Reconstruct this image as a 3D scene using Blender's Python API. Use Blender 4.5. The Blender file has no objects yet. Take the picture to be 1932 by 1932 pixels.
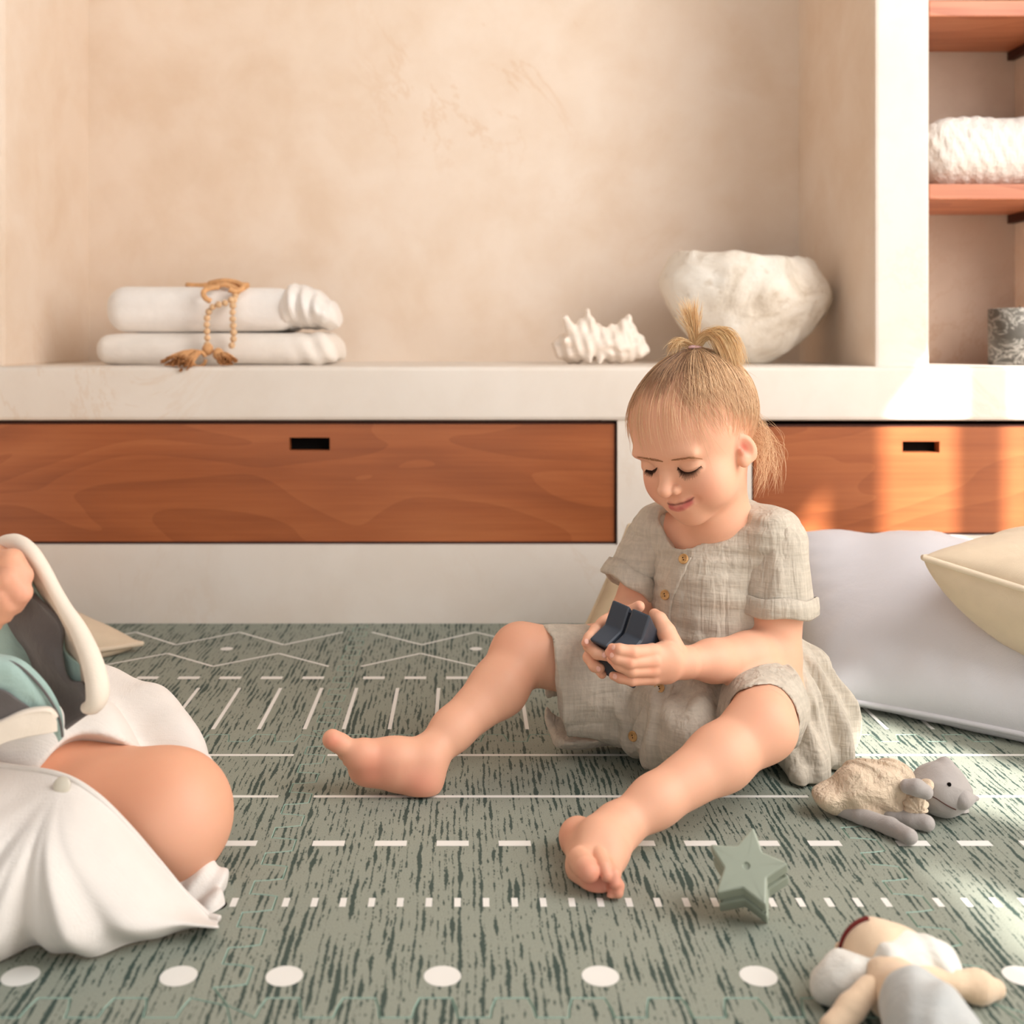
import bpy, bmesh, math, random
import numpy as np
from mathutils import Vector, Matrix, Euler

random.seed(7)
rng = np.random.default_rng(7)
SC = bpy.context.scene
COL = SC.collection
PI = math.pi

# ------------------------------------------------------------------ camera
FPX, CX, CY, EYE = 2160.0, 880.0, 640.0, 0.518
cam = bpy.data.cameras.new('camera'); camo = bpy.data.objects.new('camera', cam); COL.objects.link(camo)
camo.location = (0, 0, EYE); camo.rotation_euler = (PI/2, 0, 0)
cam.sensor_fit = 'HORIZONTAL'; cam.sensor_width = 36.0
cam.lens = 36.0*FPX/1932.0
cam.shift_x = (966-CX)/1932.0; cam.shift_y = -(966-CY)/1932.0
cam.clip_start = 0.02
cam.dof.use_dof = True; cam.dof.focus_distance = 1.34; cam.dof.aperture_fstop = 4.8
SC.camera = camo

# ------------------------------------------------------------------ world, sun, window light, added fill, exposure
W = bpy.data.worlds.new('world'); SC.world = W; W.use_nodes = True
bg = W.node_tree.nodes['Background']
bg.inputs[0].default_value = (1.0, 0.975, 0.95, 1); bg.inputs[1].default_value = 0.24
sun = bpy.data.lights.new('sun', 'SUN'); suno = bpy.data.objects.new('sun', sun); COL.objects.link(suno)
sun.energy = 11.0; sun.angle = math.radians(0.9); sun.color = (1.0, 0.965, 0.92)
suno.rotation_euler = Vector((-0.56, 0.83, -0.70)).to_track_quat('-Z', 'Y').to_euler()
suno.location = (2.5, -1, 2)

def area(name, loc, target, sx, sy, watts, col):
    l = bpy.data.lights.new(name, 'AREA'); l.shape = 'RECTANGLE'; l.size = sx; l.size_y = sy
    l.energy = watts; l.color = col
    o = bpy.data.objects.new(name, l); COL.objects.link(o); o.location = loc
    o.rotation_euler = (Vector(target)-Vector(loc)).to_track_quat('-Z', 'Z').to_euler()
    return o
area('window_daylight', (1.80, 0.70, 1.30), (0.0, 1.45, 0.40), 2.2, 1.7, 66, (1.0, 0.985, 0.97))
area('front_fill', (-0.2, -2.4, 1.3), (0.0, 2.0, 0.35), 3.0, 1.8, 20, (1.0, 0.98, 0.96))  # added fill lamp behind the camera, brightens the front; no source built there

SC.view_settings.view_transform = 'Standard'; SC.view_settings.look = 'None'
SC.view_settings.gamma = 1.0; SC.view_settings.exposure = 0.30; SC.view_settings.use_curve_mapping = False

# ------------------------------------------------------------------ helpers
def P(px, py, Y):
    "a point of the place, given the direction it is seen in and its distance from the camera plane"
    return np.array(((px-CX)/FPX*Y, Y, EYE-(py-CY)/FPX*Y))
def PF(px, py, z=0.0):
    "a point at height z seen in that direction"
    return P(px, py, (EYE-z)*FPX/(py-CY))

def s2l(c):
    return tuple((x/255/12.92 if x/255 <= .04045 else ((x/255+.055)/1.055)**2.4) for x in c)

def tag(o, label=None, cat=None, group=None, kind=None):
    if label: o['label'] = label
    if cat: o['category'] = cat
    if group: o['group'] = group
    if kind: o['kind'] = kind
    return o
def empty(name, loc, label, cat, group=None):
    o = bpy.data.objects.new(name, None); COL.objects.link(o); o.location = loc; o.empty_display_size = .02
    return tag(o, label, cat, group)
def link(name, me, mat=None, parent=None, smooth=True):
    o = bpy.data.objects.new(name, me); COL.objects.link(o)
    if mat is not None:
        for m in (mat if isinstance(mat, (list, tuple)) else [mat]): me.materials.append(m)
    if parent is not None:
        o.parent = parent; o.matrix_parent_inverse = Matrix.Translation(-Vector(parent.location))
    if smooth and hasattr(me, 'polygons'):
        me.polygons.foreach_set('use_smooth', np.ones(len(me.polygons), dtype=bool))
    return o
def mesh_np(name, v, f):
    "mesh from arrays; f is an (n,4) or (n,3) array or a list of tuples"
    me = bpy.data.meshes.new(name)
    if isinstance(f, np.ndarray):
        n, k = f.shape
        me.vertices.add(len(v)); me.vertices.foreach_set('co', np.asarray(v, dtype=np.float32).ravel())
        me.loops.add(n*k); me.loops.foreach_set('vertex_index', f.astype(np.int32).ravel())
        me.polygons.add(n)
        me.polygons.foreach_set('loop_start', np.arange(0, n*k, k, dtype=np.int32))
        me.polygons.foreach_set('loop_total', np.full(n, k, dtype=np.int32))
        me.update(calc_edges=True); me.validate()
    else:
        me.from_pydata([tuple(map(float, x)) for x in v], [], f); me.update()
    return me
def bm_mesh(name, bm):
    me = bpy.data.meshes.new(name); bm.to_mesh(me); bm.free(); return me
def add_box(bm, x0, x1, y0, y1, z0, z1, bev=0.0, seg=2):
    r = bmesh.ops.create_cube(bm, size=1.0)
    vs = r['verts']
    bmesh.ops.scale(bm, vec=(x1-x0, y1-y0, z1-z0), verts=vs)
    bmesh.ops.translate(bm, vec=((x0+x1)/2, (y0+y1)/2, (z0+z1)/2), verts=vs)
    if bev > 0:
        es = list({e for v in vs for e in v.link_edges})
        bmesh.ops.bevel(bm, geom=es, offset=bev, segments=seg, affect='EDGES', profile=.5)
def box_obj(name, dims, mat, parent=None, bev=0.004, smooth=False):
    bm = bmesh.new()
    for d in (dims if isinstance(dims[0], (tuple, list)) else [dims]): add_box(bm, *d, bev=bev)
    return link(name, bm_mesh(name, bm), mat, parent, smooth)
def catmull(pts, n):
    p = np.asarray(pts, float); m = len(p)
    t = np.linspace(0, m-1, n); i = np.clip(t.astype(int), 0, m-2); u = (t-i)[:, None]
    p0 = p[np.clip(i-1, 0, m-1)]; p1 = p[i]; p2 = p[i+1]; p3 = p[np.clip(i+2, 0, m-1)]
    return .5*((2*p1)+(-p0+p2)*u+(2*p0-5*p1+4*p2-p3)*u*u+(-p0+3*p1-3*p2+p3)*u**3)
def tube(pts, r, seg=8, n=None, closed_ends=True):
    "v,f of a tube along points with radius r (scalar or per point)"
    p = np.asarray(pts, float)
    rr = np.broadcast_to(np.asarray(r, float), (len(p),))
    if n:
        q = catmull(np.hstack([p, rr[:, None]]), n); p = q[:, :3]; rr = q[:, 3]
    t = np.gradient(p, axis=0); t /= np.linalg.norm(t, axis=1)[:, None]+1e-12
    up = np.array([0, 0, 1.0]) if abs(t[0][2]) < .9 else np.array([1.0, 0, 0])
    a = np.cross(t[0], up); a /= np.linalg.norm(a); V = []
    for i in range(len(p)):
        a = a-t[i]*a.dot(t[i]); a /= np.linalg.norm(a); b = np.cross(t[i], a)
        an = np.arange(seg)*2*PI/seg
        V.append(p[i]+rr[i]*(np.cos(an)[:, None]*a+np.sin(an)[:, None]*b))
    V = np.vstack(V); F = []
    for i in range(len(p)-1):
        for j in range(seg):
            F.append((i*seg+j, i*seg+(j+1) % seg, (i+1)*seg+(j+1) % seg, (i+1)*seg+j))
    if closed_ends:
        F.append(tuple(range(seg))[::-1]); F.append(tuple((len(p)-1)*seg+j for j in range(seg)))
    return V, F
def join_vf(parts):
    V, F, o = [], [], 0
    for v, f in parts:
        V.append(np.asarray(v)); F += [tuple(int(i)+o for i in q) for q in f]; o += len(v)
    return np.vstack(V), F
def grid_vf(G):
    "G is an (m,n,3) array"
    m, n = G.shape[:2]
    i, j = np.meshgrid(np.arange(m-1), np.arange(n-1), indexing='ij')
    a = (i*n+j).ravel()
    return G.reshape(-1, 3), np.stack([a, a+1, a+n+1, a+n], 1)
def loft(rows, m, n):
    "smooth (m,n,3) grid through rows of points"
    R = np.array([catmull(r, n) for r in rows])
    return np.stack([catmull(R[:, j], m) for j in range(n)], 1)
def solid(o, t, off=0.0):
    s = o.modifiers.new('thickness', 'SOLIDIFY'); s.thickness = t; s.offset = off
    return o
def rotm(x=0, y=0, z=0):
    return np.array(Euler((x, y, z), 'XYZ').to_matrix())
def sphere_vf(c, r, nu=12, nv=8, R=None):
    r = np.broadcast_to(np.asarray(r, float), (3,))
    V = [(0, 0, 1)]
    for i in range(1, nv):
        for j in range(nu):
            a, b = PI*i/nv, 2*PI*j/nu; V.append((math.sin(a)*math.cos(b), math.sin(a)*math.sin(b), math.cos(a)))
    V.append((0, 0, -1)); V = np.array(V)*r
    if R is not None: V = V @ np.asarray(R).T
    V = V+np.asarray(c); F = []
    for j in range(nu): F.append((0, 1+j, 1+(j+1) % nu))
    for i in range(nv-2):
        for j in range(nu):
            a = 1+i*nu; F.append((a+j, a+nu+j, a+nu+(j+1) % nu, a+(j+1) % nu))
    a = 1+(nv-2)*nu
    for j in range(nu): F.append((a+j, len(V)-1, a+(j+1) % nu))
    return V, F
def pnoise(p, s=1.0, seed=0):
    "cheap smooth pseudo-noise of points, about -1..1"
    q = np.asarray(p)*s; r = np.random.default_rng(seed); out = 0
    for k in range(5):
        d = r.normal(size=3); d /= np.linalg.norm(d); ph = r.uniform(0, 6.28); fr = r.uniform(.6, 1.7)
        d2 = r.normal(size=3)
        out = out+np.sin(q @ d*fr*6.28+ph+.8*np.sin(q @ d2*2.2+ph*2))
    return out/3.2

# ---- implicit surfaces: smooth union of cones and ellipsoids, meshed by surface nets
class Sdf:
    def __init__(s): s.pr = []
    def cone(s, a, b, ra, rb, k=.01, sub=False):
        a = np.asarray(a, float); b = np.asarray(b, float); ab = b-a; L2 = ab.dot(ab)+1e-12
        def f(p):
            t = np.clip(((p-a) @ ab)/L2, 0, 1)
            d = p-a-t[:, None]*ab
            return np.sqrt((d*d).sum(1))-(ra+(rb-ra)*t)
        s.pr.append((f, (a+b)/2, math.sqrt(L2)/2+max(ra, rb), k, sub)); return s
    def chain(s, pts, rad, k=.01, sub=False):
        for i in range(len(pts)-1): s.cone(pts[i], pts[i+1], rad[i], rad[i+1], k, sub)
        return s
    def ell(s, c, r, R=None, k=.01, sub=False):
        c = np.asarray(c, float); r = np.asarray(r, float); R = np.eye(3) if R is None else np.asarray(R)
        def f(p):
            q = (p-c) @ R
            k0 = np.sqrt(((q/r)**2).sum(1)); k1 = np.sqrt(((q/(r*r))**2).sum(1))
            return k0*(k0-1)/np.maximum(k1, 1e-9)
        s.pr.append((f, c, r.max(), k, sub)); return s
    def fn(s, f, c, rad, k=.004, sub=False):
        s.pr.append((f, np.asarray(c, float), rad, k, sub)); return s
    def __call__(s, p, idx=None):
        d = np.full(len(p), 1.0)
        for i in (range(len(s.pr)) if idx is None else idx):
            f, c, r, k, sub = s.pr[i]
            e = f(p)
            if sub:
                h = np.clip(.5-.5*(d+e)/k, 0, 1); d = d+(-e-d)*h+k*h*(1-h)
            else:
                h = np.clip(.5+.5*(d-e)/k, 0, 1); d = d+(e-d)*h-k*h*(1-h)
        return d
    def mesh(s, name, h, disp=None, n=14, lo=None, hi=None, pad=.02):
        adds = [q for q in s.pr if not q[4]]
        lo = np.min([q[1]-q[2] for q in adds], 0)-pad if lo is None else np.asarray(lo, float)
        hi = np.max([q[1]+q[2] for q in adds], 0)+pad if hi is None else np.asarray(hi, float)
        B = n*h; nb = np.ceil((hi-lo)/B).astype(int)
        half = B*math.sqrt(3)/2
        cs = np.array([q[1] for q in s.pr]); rs = np.array([q[2] for q in s.pr]); ks = np.array([q[3] for q in s.pr])
        sub = np.array([q[4] for q in s.pr])
        bi = np.stack(np.meshgrid(*[np.arange(k) for k in nb], indexing='ij'), -1).reshape(-1, 3)
        ctr = lo+(bi+.5)*B
        dmin = np.full(len(bi), 9.0)
        for c, r, sb in zip(cs, rs, sub):
            if not sb: dmin = np.minimum(dmin, np.linalg.norm(ctr-c, axis=1)-r)
        keep = dmin < half+.02; bi = bi[keep]; ctr = ctr[keep]
        dm = disp[1] if disp else 0.0
        dc = s(ctr)
        act = np.abs(dc) < half*1.7+.006+dm; bi = bi[act]; ctr = ctr[act]
        g = np.arange(n+1); gx, gy, gz = np.meshgrid(g, g, g, indexing='ij')
        loc = np.stack([gx, gy, gz], -1).reshape(-1, 3)
        N = (nb*n+2).astype(np.int64)
        IDS, POS, FA = [], [], []
        corner = [(i, j, k) for i in (0, 1) for j in (0, 1) for k in (0, 1)]
        edges = [(a, b) for a in range(8) for b in range(a+1, 8) if sum(abs(x-y) for x, y in zip(corner[a], corner[b])) == 1]
        for b, c in zip(bi, ctr):
            base = b*n
            p = lo+(base+loc)*h
            near = np.nonzero(np.linalg.norm(cs-c, axis=1)-rs < half+ks+.012+dm)[0]
            if not len(near): continue
            d = s(p, near)
            if disp: d = d+disp[0](p)
            d = d.reshape(n+1, n+1, n+1)
            if d.min() > 0 or d.max() < 0: continue
            ins = d < 0
            C = [d[i:n+i, j:n+j, k:n+k] for i, j, k in corner]
            S = sum((x < 0).astype(np.int8) for x in C)
            m = (S > 0) & (S < 8)
            ii = np.argwhere(m)
            if not len(ii): continue
            dv = np.stack([x[m] for x in C], 1)
            acc = np.zeros((len(ii), 3)); cnt = np.zeros(len(ii))
            for a, e in edges:
                x, y = dv[:, a], dv[:, e]; cr = (x < 0) != (y < 0)
                t = np.where(cr, x/np.where(cr, x-y, 1), 0)
                pa = np.array(corner[a]); pe = np.array(corner[e])
                acc += np.where(cr[:, None], pa+t[:, None]*(pe-pa), 0); cnt += cr
            gi = (ii+base).astype(np.int64)
            IDS.append((gi[:, 0]*N[1]+gi[:, 1])*N[2]+gi[:, 2])
            POS.append(lo+(gi+acc/cnt[:, None])*h)
            st = np.array([N[1]*N[2], N[2], 1])
            for ax in range(3):
                sl = [slice(0, n)]*3; s2 = list(sl); s2[ax] = slice(1, n+1)
                A = ins[tuple(sl)]; Bn = ins[tuple(s2)]
                e = np.argwhere(A != Bn)
                if not len(e): continue
                fl = A[A != Bn]
                ge = (e+base).astype(np.int64); i0 = ge @ st
                u, v = st[(ax+1) % 3], st[(ax+2) % 3]
                q = np.stack([i0-u-v, i0-v, i0, i0-u], 1)
                q[~fl] = q[~fl][:, ::-1]
                FA.append(q)
        ids = np.concatenate(IDS); pos = np.concatenate(POS); F = np.concatenate(FA)
        o = np.argsort(ids); ids = ids[o]; pos = pos[o]
        k = np.clip(np.searchsorted(ids, F), 0, len(ids)-1)
        F = k[(ids[k] == F).all(1)]
        return mesh_np(name, pos, F)

# ------------------------------------------------------------------ materials
class NT:
    def __init__(s, name):
        s.m = bpy.data.materials.new(name); s.m.use_nodes = True; s.t = s.m.node_tree
        s.b = s.t.nodes['Principled BSDF']
    def n(s, typ, **kw):
        x = s.t.nodes.new(typ)
        for k, v in kw.items(): setattr(x, k, v)
        return x
    def l(s, a, b): s.t.links.new(a, b)
    def coord(s, scale=(1, 1, 1), rot=(0, 0, 0), kind='Object'):
        c = s.n('ShaderNodeTexCoord'); m = s.n('ShaderNodeMapping'); s.l(c.outputs[kind], m.inputs[0])
        m.inputs['Scale'].default_value = scale; m.inputs['Rotation'].default_value = rot
        return m.outputs[0]
    def noise(s, vec, scale, detail=3, rough=.55, dist=0):
        x = s.n('ShaderNodeTexNoise'); s.l(vec, x.inputs['Vector'])
        x.inputs['Scale'].default_value = scale; x.inputs['Detail'].default_value = detail
        x.inputs['Roughness'].default_value = rough; x.inputs['Distortion'].default_value = dist
        return x.outputs[0]
    def ramp(s, fac, stops, interp='LINEAR'):
        r = s.n('ShaderNodeValToRGB'); r.color_ramp.interpolation = interp
        e = r.color_ramp.elements
        while len(e) < len(stops): e.new(.5)
        for x, (p, c) in zip(e, stops): x.position = p; x.color = (*c, 1) if len(c) == 3 else c
        s.l(fac, r.inputs[0]); return r.outputs[0]
    def mix(s, fac, a, b, mode='MIX'):
        x = s.n('ShaderNodeMix', data_type='RGBA', blend_type=mode)
        for i, v in ((0, fac), (6, a), (7, b)):
            if isinstance(v, (int, float)): x.inputs[i].default_value = v
            elif isinstance(v, tuple): x.inputs[i].default_value = (*v, 1)
            else: s.l(v, x.inputs[i])
        return x.outputs[2]
    def math(s, op, a, b=0.0):
        x = s.n('ShaderNodeMath', operation=op)
        for i, v in ((0, a), (1, b)):
            if isinstance(v, (int, float)): x.inputs[i].default_value = v
            else: s.l(v, x.inputs[i])
        return x.outputs[0]
    def base(s, c):
        if isinstance(c, tuple): s.b.inputs['Base Color'].default_value = (*c, 1)
        else: s.l(c, s.b.inputs['Base Color'])
        return s
    def rough(s, r, spec=.4):
        s.b.inputs['Roughness'].default_value = r; s.b.inputs['Specular IOR Level'].default_value = spec; return s
    def bump(s, h, strength=.3, dist=.002):
        x = s.n('ShaderNodeBump'); x.inputs['Strength'].default_value = strength; x.inputs['Distance'].default_value = dist
        s.l(h, x.inputs['Height']); s.l(x.outputs[0], s.b.inputs['Normal']); return s

def m_plain(name, rgb, rough=.7, spec=.3, var=.06, nscale=8, bump=0, bscale=60, sheen=0):
    n = NT(name); c = s2l(rgb); v = n.coord()
    f = n.noise(v, nscale, 4)
    n.base(n.ramp(f, [(.3, tuple(x*(1-var) for x in c)), (.7, tuple(min(1, x*(1+var)) for x in c))])).rough(rough, spec)
    if bump: n.bump(n.noise(v, bscale, 3), bump, .002)
    if sheen: n.b.inputs['Sheen Weight'].default_value = sheen
    return n.m
def m_plaster(name, c0, c1, c2, bump=.15):
    n = NT(name); v = n.coord()
    a = n.noise(v, 1.6, 6, .6, .6); b = n.noise(v, 7, 5, .6, .3)
    col = n.ramp(a, [(.32, s2l(c0)), (.5, s2l(c1)), (.7, s2l(c2))])
    col = n.mix(.35, col, n.ramp(b, [(.35, s2l(c0)), (.6, s2l(c2))]))
    # thin trowel veins
    w = n.noise(n.coord((1, 1, .8)), 2.3, 7, .68, 1.2)
    vein = n.ramp(n.math('ABSOLUTE', n.math('SUBTRACT', w, .5)), [(0, (1, 1, 1)), (.018, (0, 0, 0))])
    patch = n.ramp(n.noise(v, 1.3, 2), [(.5, (0, 0, 0)), (.68, (1, 1, 1))])
    col = n.mix(n.math('MULTIPLY', n.math('MULTIPLY', vein, patch), .3), col, s2l((c0[0]-12, c0[1]-30, c0[2]-48)))
    n.base(col).rough(.72, .25).bump(n.noise(v, 14, 8, .65), bump, .006)
    return n.m
def m_wood(name, dark, mid, light, axis=0, rough=.38, scale=1.0):
    n = NT(name)
    sc = [9.0, 9.0, 9.0]; sc[axis] = .9
    v = n.coord(tuple(x*scale for x in sc))
    a = n.noise(v, 1.1, 5, .6, 1.6)
    sc2 = [5.0, 5.0, 5.0]; sc2[axis] = 1.5
    b = n.noise(n.coord(tuple(x*scale for x in sc2)), 1, 2, .5, .5)
    w = n.math('FRACT', n.math('MULTIPLY', b, 9.0))
    f = n.math('ADD', n.math('MULTIPLY', a, .8), n.math('MULTIPLY', w, .2))
    col = n.ramp(f, [(.2, s2l(dark)), (.5, s2l(mid)), (.85, s2l(light))])
    fine = [160.0, 160.0, 160.0]; fine[axis] = 4
    g = n.noise(n.coord(tuple(fine)), 1, 3)
    col = n.mix(.16, col, n.ramp(g, [(.35, s2l(dark)), (.65, s2l(light))]))
    n.base(col).rough(rough, .45).bump(g, .06, .001)
    return n.m
def m_cloth(name, rgb, weave=900, fold=16, strength=.35, var=.05, sheen=.15, rough=.85, crinkle=0, aniso=(1, 1, 1)):
    n = NT(name); c = s2l(rgb); v = n.coord()
    f = n.noise(v, 22, 4)
    n.base(n.ramp(f, [(.3, tuple(x*(1-var) for x in c)), (.7, tuple(min(1, x*(1+var)) for x in c))])).rough(rough, .2)
    n.b.inputs['Sheen Weight'].default_value = sheen
    h = n.noise(n.coord(aniso), fold, 4, .55, .6)
    a = n.noise(n.coord((1, .06, 1)), weave, 1); b = n.noise(n.coord((.06, 1, .06)), weave, 1)
    hh = n.math('ADD', n.math('MULTIPLY', h, 1.0), n.math('MULTIPLY', n.math('ADD', a, b), .08))
    if crinkle:
        k1 = n.noise(n.coord((1, 1, .12)), 120, 2, .5, .4); k2 = n.noise(n.coord((.12, .12, 1)), 130, 2, .5, .4)
        hh = n.math('ADD', hh, n.math('MULTIPLY', n.math('ADD', k1, k2), crinkle))
    n.bump(hh, strength, .01)
    return n.m

M = {}
M['wall'] = m_plaster('plaster_beige', (220, 196, 172), (230, 210, 190), (236, 221, 206))
M['plaster_white'] = m_plaster('plaster_white', (223, 211, 198), (231, 220, 208), (236, 228, 219), .1)
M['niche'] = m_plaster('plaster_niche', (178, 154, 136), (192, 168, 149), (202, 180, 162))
M['drawer'] = m_wood('drawer_wood', (134, 70, 36), (162, 89, 48), (184, 110, 64))
M['shelf'] = m_wood('shelf_wood', (160, 84, 52), (196, 120, 84), (220, 150, 112))
M['wood_dark'] = m_plain('wood_dark', (70, 34, 22), .6)
M['black'] = m_plain('slot_black', (12, 9, 8), .9, .1)
# ------------------------------------------------------------------ the room
YF, YB, YN = 2.087, 2.58, 2.37          # bench front, alcove back, shelf niche back
XL, XP0, XP1, XN = -0.85, 0.749, 0.850, 1.135
def struct(name, dims, mat, bev=.006):
    o = box_obj(name, dims, mat, bev=bev); o['kind'] = 'structure'; return o
fl = struct('floor', (-2.6, 3.0, -3.0, 2.9, -.13, -.012), m_plain('floor_stone', (214, 200, 184), .6), 0)
struct('wall_back', (XL-.02, XP0+.02, YB, YB+.2, .40, 2.6), M['wall'], 0)
struct('wall_left', (-2.6, XL, YF+.012, YB+.2, .46, 2.6), M['wall'], .012)
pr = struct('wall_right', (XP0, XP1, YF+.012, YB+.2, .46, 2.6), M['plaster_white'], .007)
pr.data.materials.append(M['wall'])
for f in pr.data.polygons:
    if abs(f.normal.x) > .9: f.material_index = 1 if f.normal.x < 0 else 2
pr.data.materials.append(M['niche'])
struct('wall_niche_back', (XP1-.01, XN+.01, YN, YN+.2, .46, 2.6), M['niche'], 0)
struct('wall_niche_right', (XN, 1.95, YF+.012, YN+.2, .46, 2.6), M['wall'], .008)
struct('trim_1', (-2.6, 1.95, YF-.006, YB+.2, .370, .468), M['plaster_white'], .007)
ZD0, ZD1 = .143, .3665
struct('wall_bench', [(-2.6, 1.95, YF, YB, -.012, ZD0), (.2755, .52, YF, YB, ZD0, ZD1+.006), (-2.6, -1.62, YF, YB, ZD0, ZD1+.006),
                      (.52, 1.95, YF+.001, YB, ZD0, .160), (1.42, 1.95, YF, YB, .16, ZD1+.006)], M['plaster_white'], 0)
# wall on the right with a tall window of narrow lights: the sun comes through it
WX = 1.9
Z0, Z1 = .04, 1.92
ops = [(-1.2, -1.0), (-.745, -.445), (.10, .25), (.38, .605), (.71, .95)]
bars = []; prev = -3.0
for a, b in ops:
    bars.append((WX, WX+.02, prev, a, Z0, Z1)); prev = b
bars.append((WX, WX+.02, prev, YF+.02, Z0, Z1))
struct('wall_window', [(WX, WX+.1, -3.0, YF+.02, -.012, Z0), (WX, WX+.1, -3.0, YF+.02, Z1, 5.2)]+bars, M['plaster_white'], 0)

# drawers under the ledge
def drawer(name, x0, x1, z0, z1, sx0, sx1, sz0, sz1, label):
    e = empty('bench_drawer_unit', ((x0+x1)/2, YF+.02, z0), label, 'drawer', 'drawers under the ledge')
    yf = YF+.008; g = .004
    bm = bmesh.new()
    xs = [x0+g, sx0, sx1, x1-g]; zs = [z0+g, sz0, sz1, z1-g]
    for i in range(3):
        for j in range(3):
            if i == 1 and j == 1: continue
            add_box(bm, xs[i], xs[i+1], yf, yf+.022, zs[j], zs[j+1])
    bmesh.ops.remove_doubles(bm, verts=bm.verts[:], dist=1e-5)
    # drop the inner walls shared by neighbouring pieces
    seen = {}
    for f in bm.faces: seen.setdefault(tuple(sorted(v.index for v in f.verts)), []).append(f)
    bm.verts.index_update(); seen = {}
    for f in bm.faces: seen.setdefault(tuple(sorted(v.index for v in f.verts)), []).append(f)
    bmesh.ops.delete(bm, geom=[f for fs in seen.values() if len(fs) > 1 for f in fs], context='FACES')
    fp = link('front_panel', bm_mesh('front_panel', bm), M['drawer'], e, False)
    box_obj('drawer_box', [(x0+g, x1-g, yf+.023, yf+.35, z0+g, z0+.016), (x0+g, x1-g, yf+.34, yf+.35, z0+.016, z1-.012),
                           (x0+g, x0+.016, yf+.023, yf+.34, z0+.016, z1-.012), (x1-.016, x1-g, yf+.023, yf+.34, z0+.016, z1-.012)], M['wood_dark'], e, 0)
    fr = .0035
    box_obj('edge_frame', [(x0, x1, yf+.002, yf+.02, z0, z0+fr), (x0, x1, yf+.002, yf+.02, z1-fr, z1),
                           (x0, x0+fr, yf+.002, yf+.02, z0, z1), (x1-fr, x1, yf+.002, yf+.02, z0, z1)], M['wood_dark'], e, 0)['label'] = 'dark edge around the drawer front'
    box_obj('handle_slot', (sx0-.003, sx1+.003, yf+.0225, yf+.0228, sz0-.003, sz1+.003), M['black'], e, 0)['label'] = 'black cut-out finger slot'
    return e
drawer('wooden_drawer', -1.615, .2745, ZD0+.001, ZD1, -.324, -.250, .3145, .338, 'long reddish wooden drawer front with a black finger slot, under the folded white cloths')
drawer('wooden_drawer', .5215, 1.418, .1605, .3615, .798, .866, .3105, .331, 'sunlit wooden drawer with a black finger slot, behind the large white pillow')

# shelves in the niche
def shelf(z0, z1, label):
    e = empty('wooden_shelf', ((XP1+XN)/2, YN, z0), label, 'shelf', 'shelves in the niche')
    box_obj('shelf_board', (XP1+.001, XN-.001, YF+.02, YN-.001, z0, z1), M['shelf'], e, .002)
    box_obj('cleat', (XN-.016, XN-.001, YF+.10, YN-.001, z0-.018, z0-.0005), M['wood_dark'], e, .001)['label'] = 'dark wooden cleat under the board'
shelf(.775, .804, 'reddish wooden shelf carrying the white knitted blanket')
shelf(1.112, 1.142, 'reddish wooden shelf high in the niche, above the white knitted blanket')

# ------------------------------------------------------------------ foam play mat
def m_mat():
    n = NT('mat_foam'); v = n.coord(kind='Object')
    wob = n.noise(n.coord((9, 12, 1)), 1, 3)
    sep = n.n('ShaderNodeSeparateXYZ'); n.l(v, sep.inputs[0])
    def cols_(w, ylen, amp, bias, seed):
        u = n.math('ADD', n.math('DIVIDE', sep.outputs[0], w), n.math('MULTIPLY', wob, 1.5))
        c = n.n('ShaderNodeCombineXYZ')
        n.l(n.math('ADD', n.math('MULTIPLY', n.math('FLOOR', u), 7.31), seed), c.inputs[0]); n.l(n.math('MULTIPLY', sep.outputs[1], ylen), c.inputs[1])
        fr = n.math('ABSOLUTE', n.math('SUBTRACT', n.math('FRACT', u), .5))
        wd = n.math('MULTIPLY', n.math('SUBTRACT', n.noise(c.outputs[0], 1, 2.5, .65), bias), amp)
        return n.math('SUBTRACT', wd, fr)
    fine = n.math('MULTIPLY', n.math('SUBTRACT', n.noise(n.coord((620, 260, 1)), 1, 2), .5), .55)
    t = n.math('MAXIMUM', n.math('ADD', cols_(.0066, 13, 2.0, .46, 3.7), fine), n.math('ADD', cols_(.0047, 62, 1.9, .55, 61.3), fine))
    mask = n.ramp(n.math('ADD', t, .5), [(.49, (0, 0, 0)), (.56, (1, 1, 1))])
    speck = n.noise(n.coord((900, 700, 1)), 1, 1)
    basec = n.ramp(speck, [(.3, s2l((132, 137, 125))), (.7, s2l((154, 159, 146)))])
    n.base(n.mix(mask, basec, s2l((60, 76, 70)))).rough(.62, .28).bump(n.noise(n.coord((1, 1, 1)), 700, 2), .25, .0006)
    return n.m
M['mat'] = m_mat()
M['mat_print'] = m_plain('mat_print_white', (232, 230, 224), .6, .25, .02, 20)
M['mat_core'] = m_plain('mat_core_mint', (150, 176, 162), .7, .3, .03, 20)
TS = .6
def jig(n=20, d=.013):
    "outline of one interlocking edge along x from 0 to TS, y offset is 0 or the tab depth"
    pts = []; w = TS/(n)
    for k in range(n):
        x0 = k*w; s = 1 if k % 2 else -1
        a, b = x0+w*.06, x0+w*.94; c, e = x0-w*.06, x0+w*1.06
        if k == 0: pts.append((0, s*d))
        else: pts.append((c if False else x0+w*.08, s*d))
        pts.append((x0+w*.92 if k < n-1 else TS, s*d))
        if k < n-1:
            pts.append((x0+w*1.0+w*.03*s, 0))
    return pts
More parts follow.
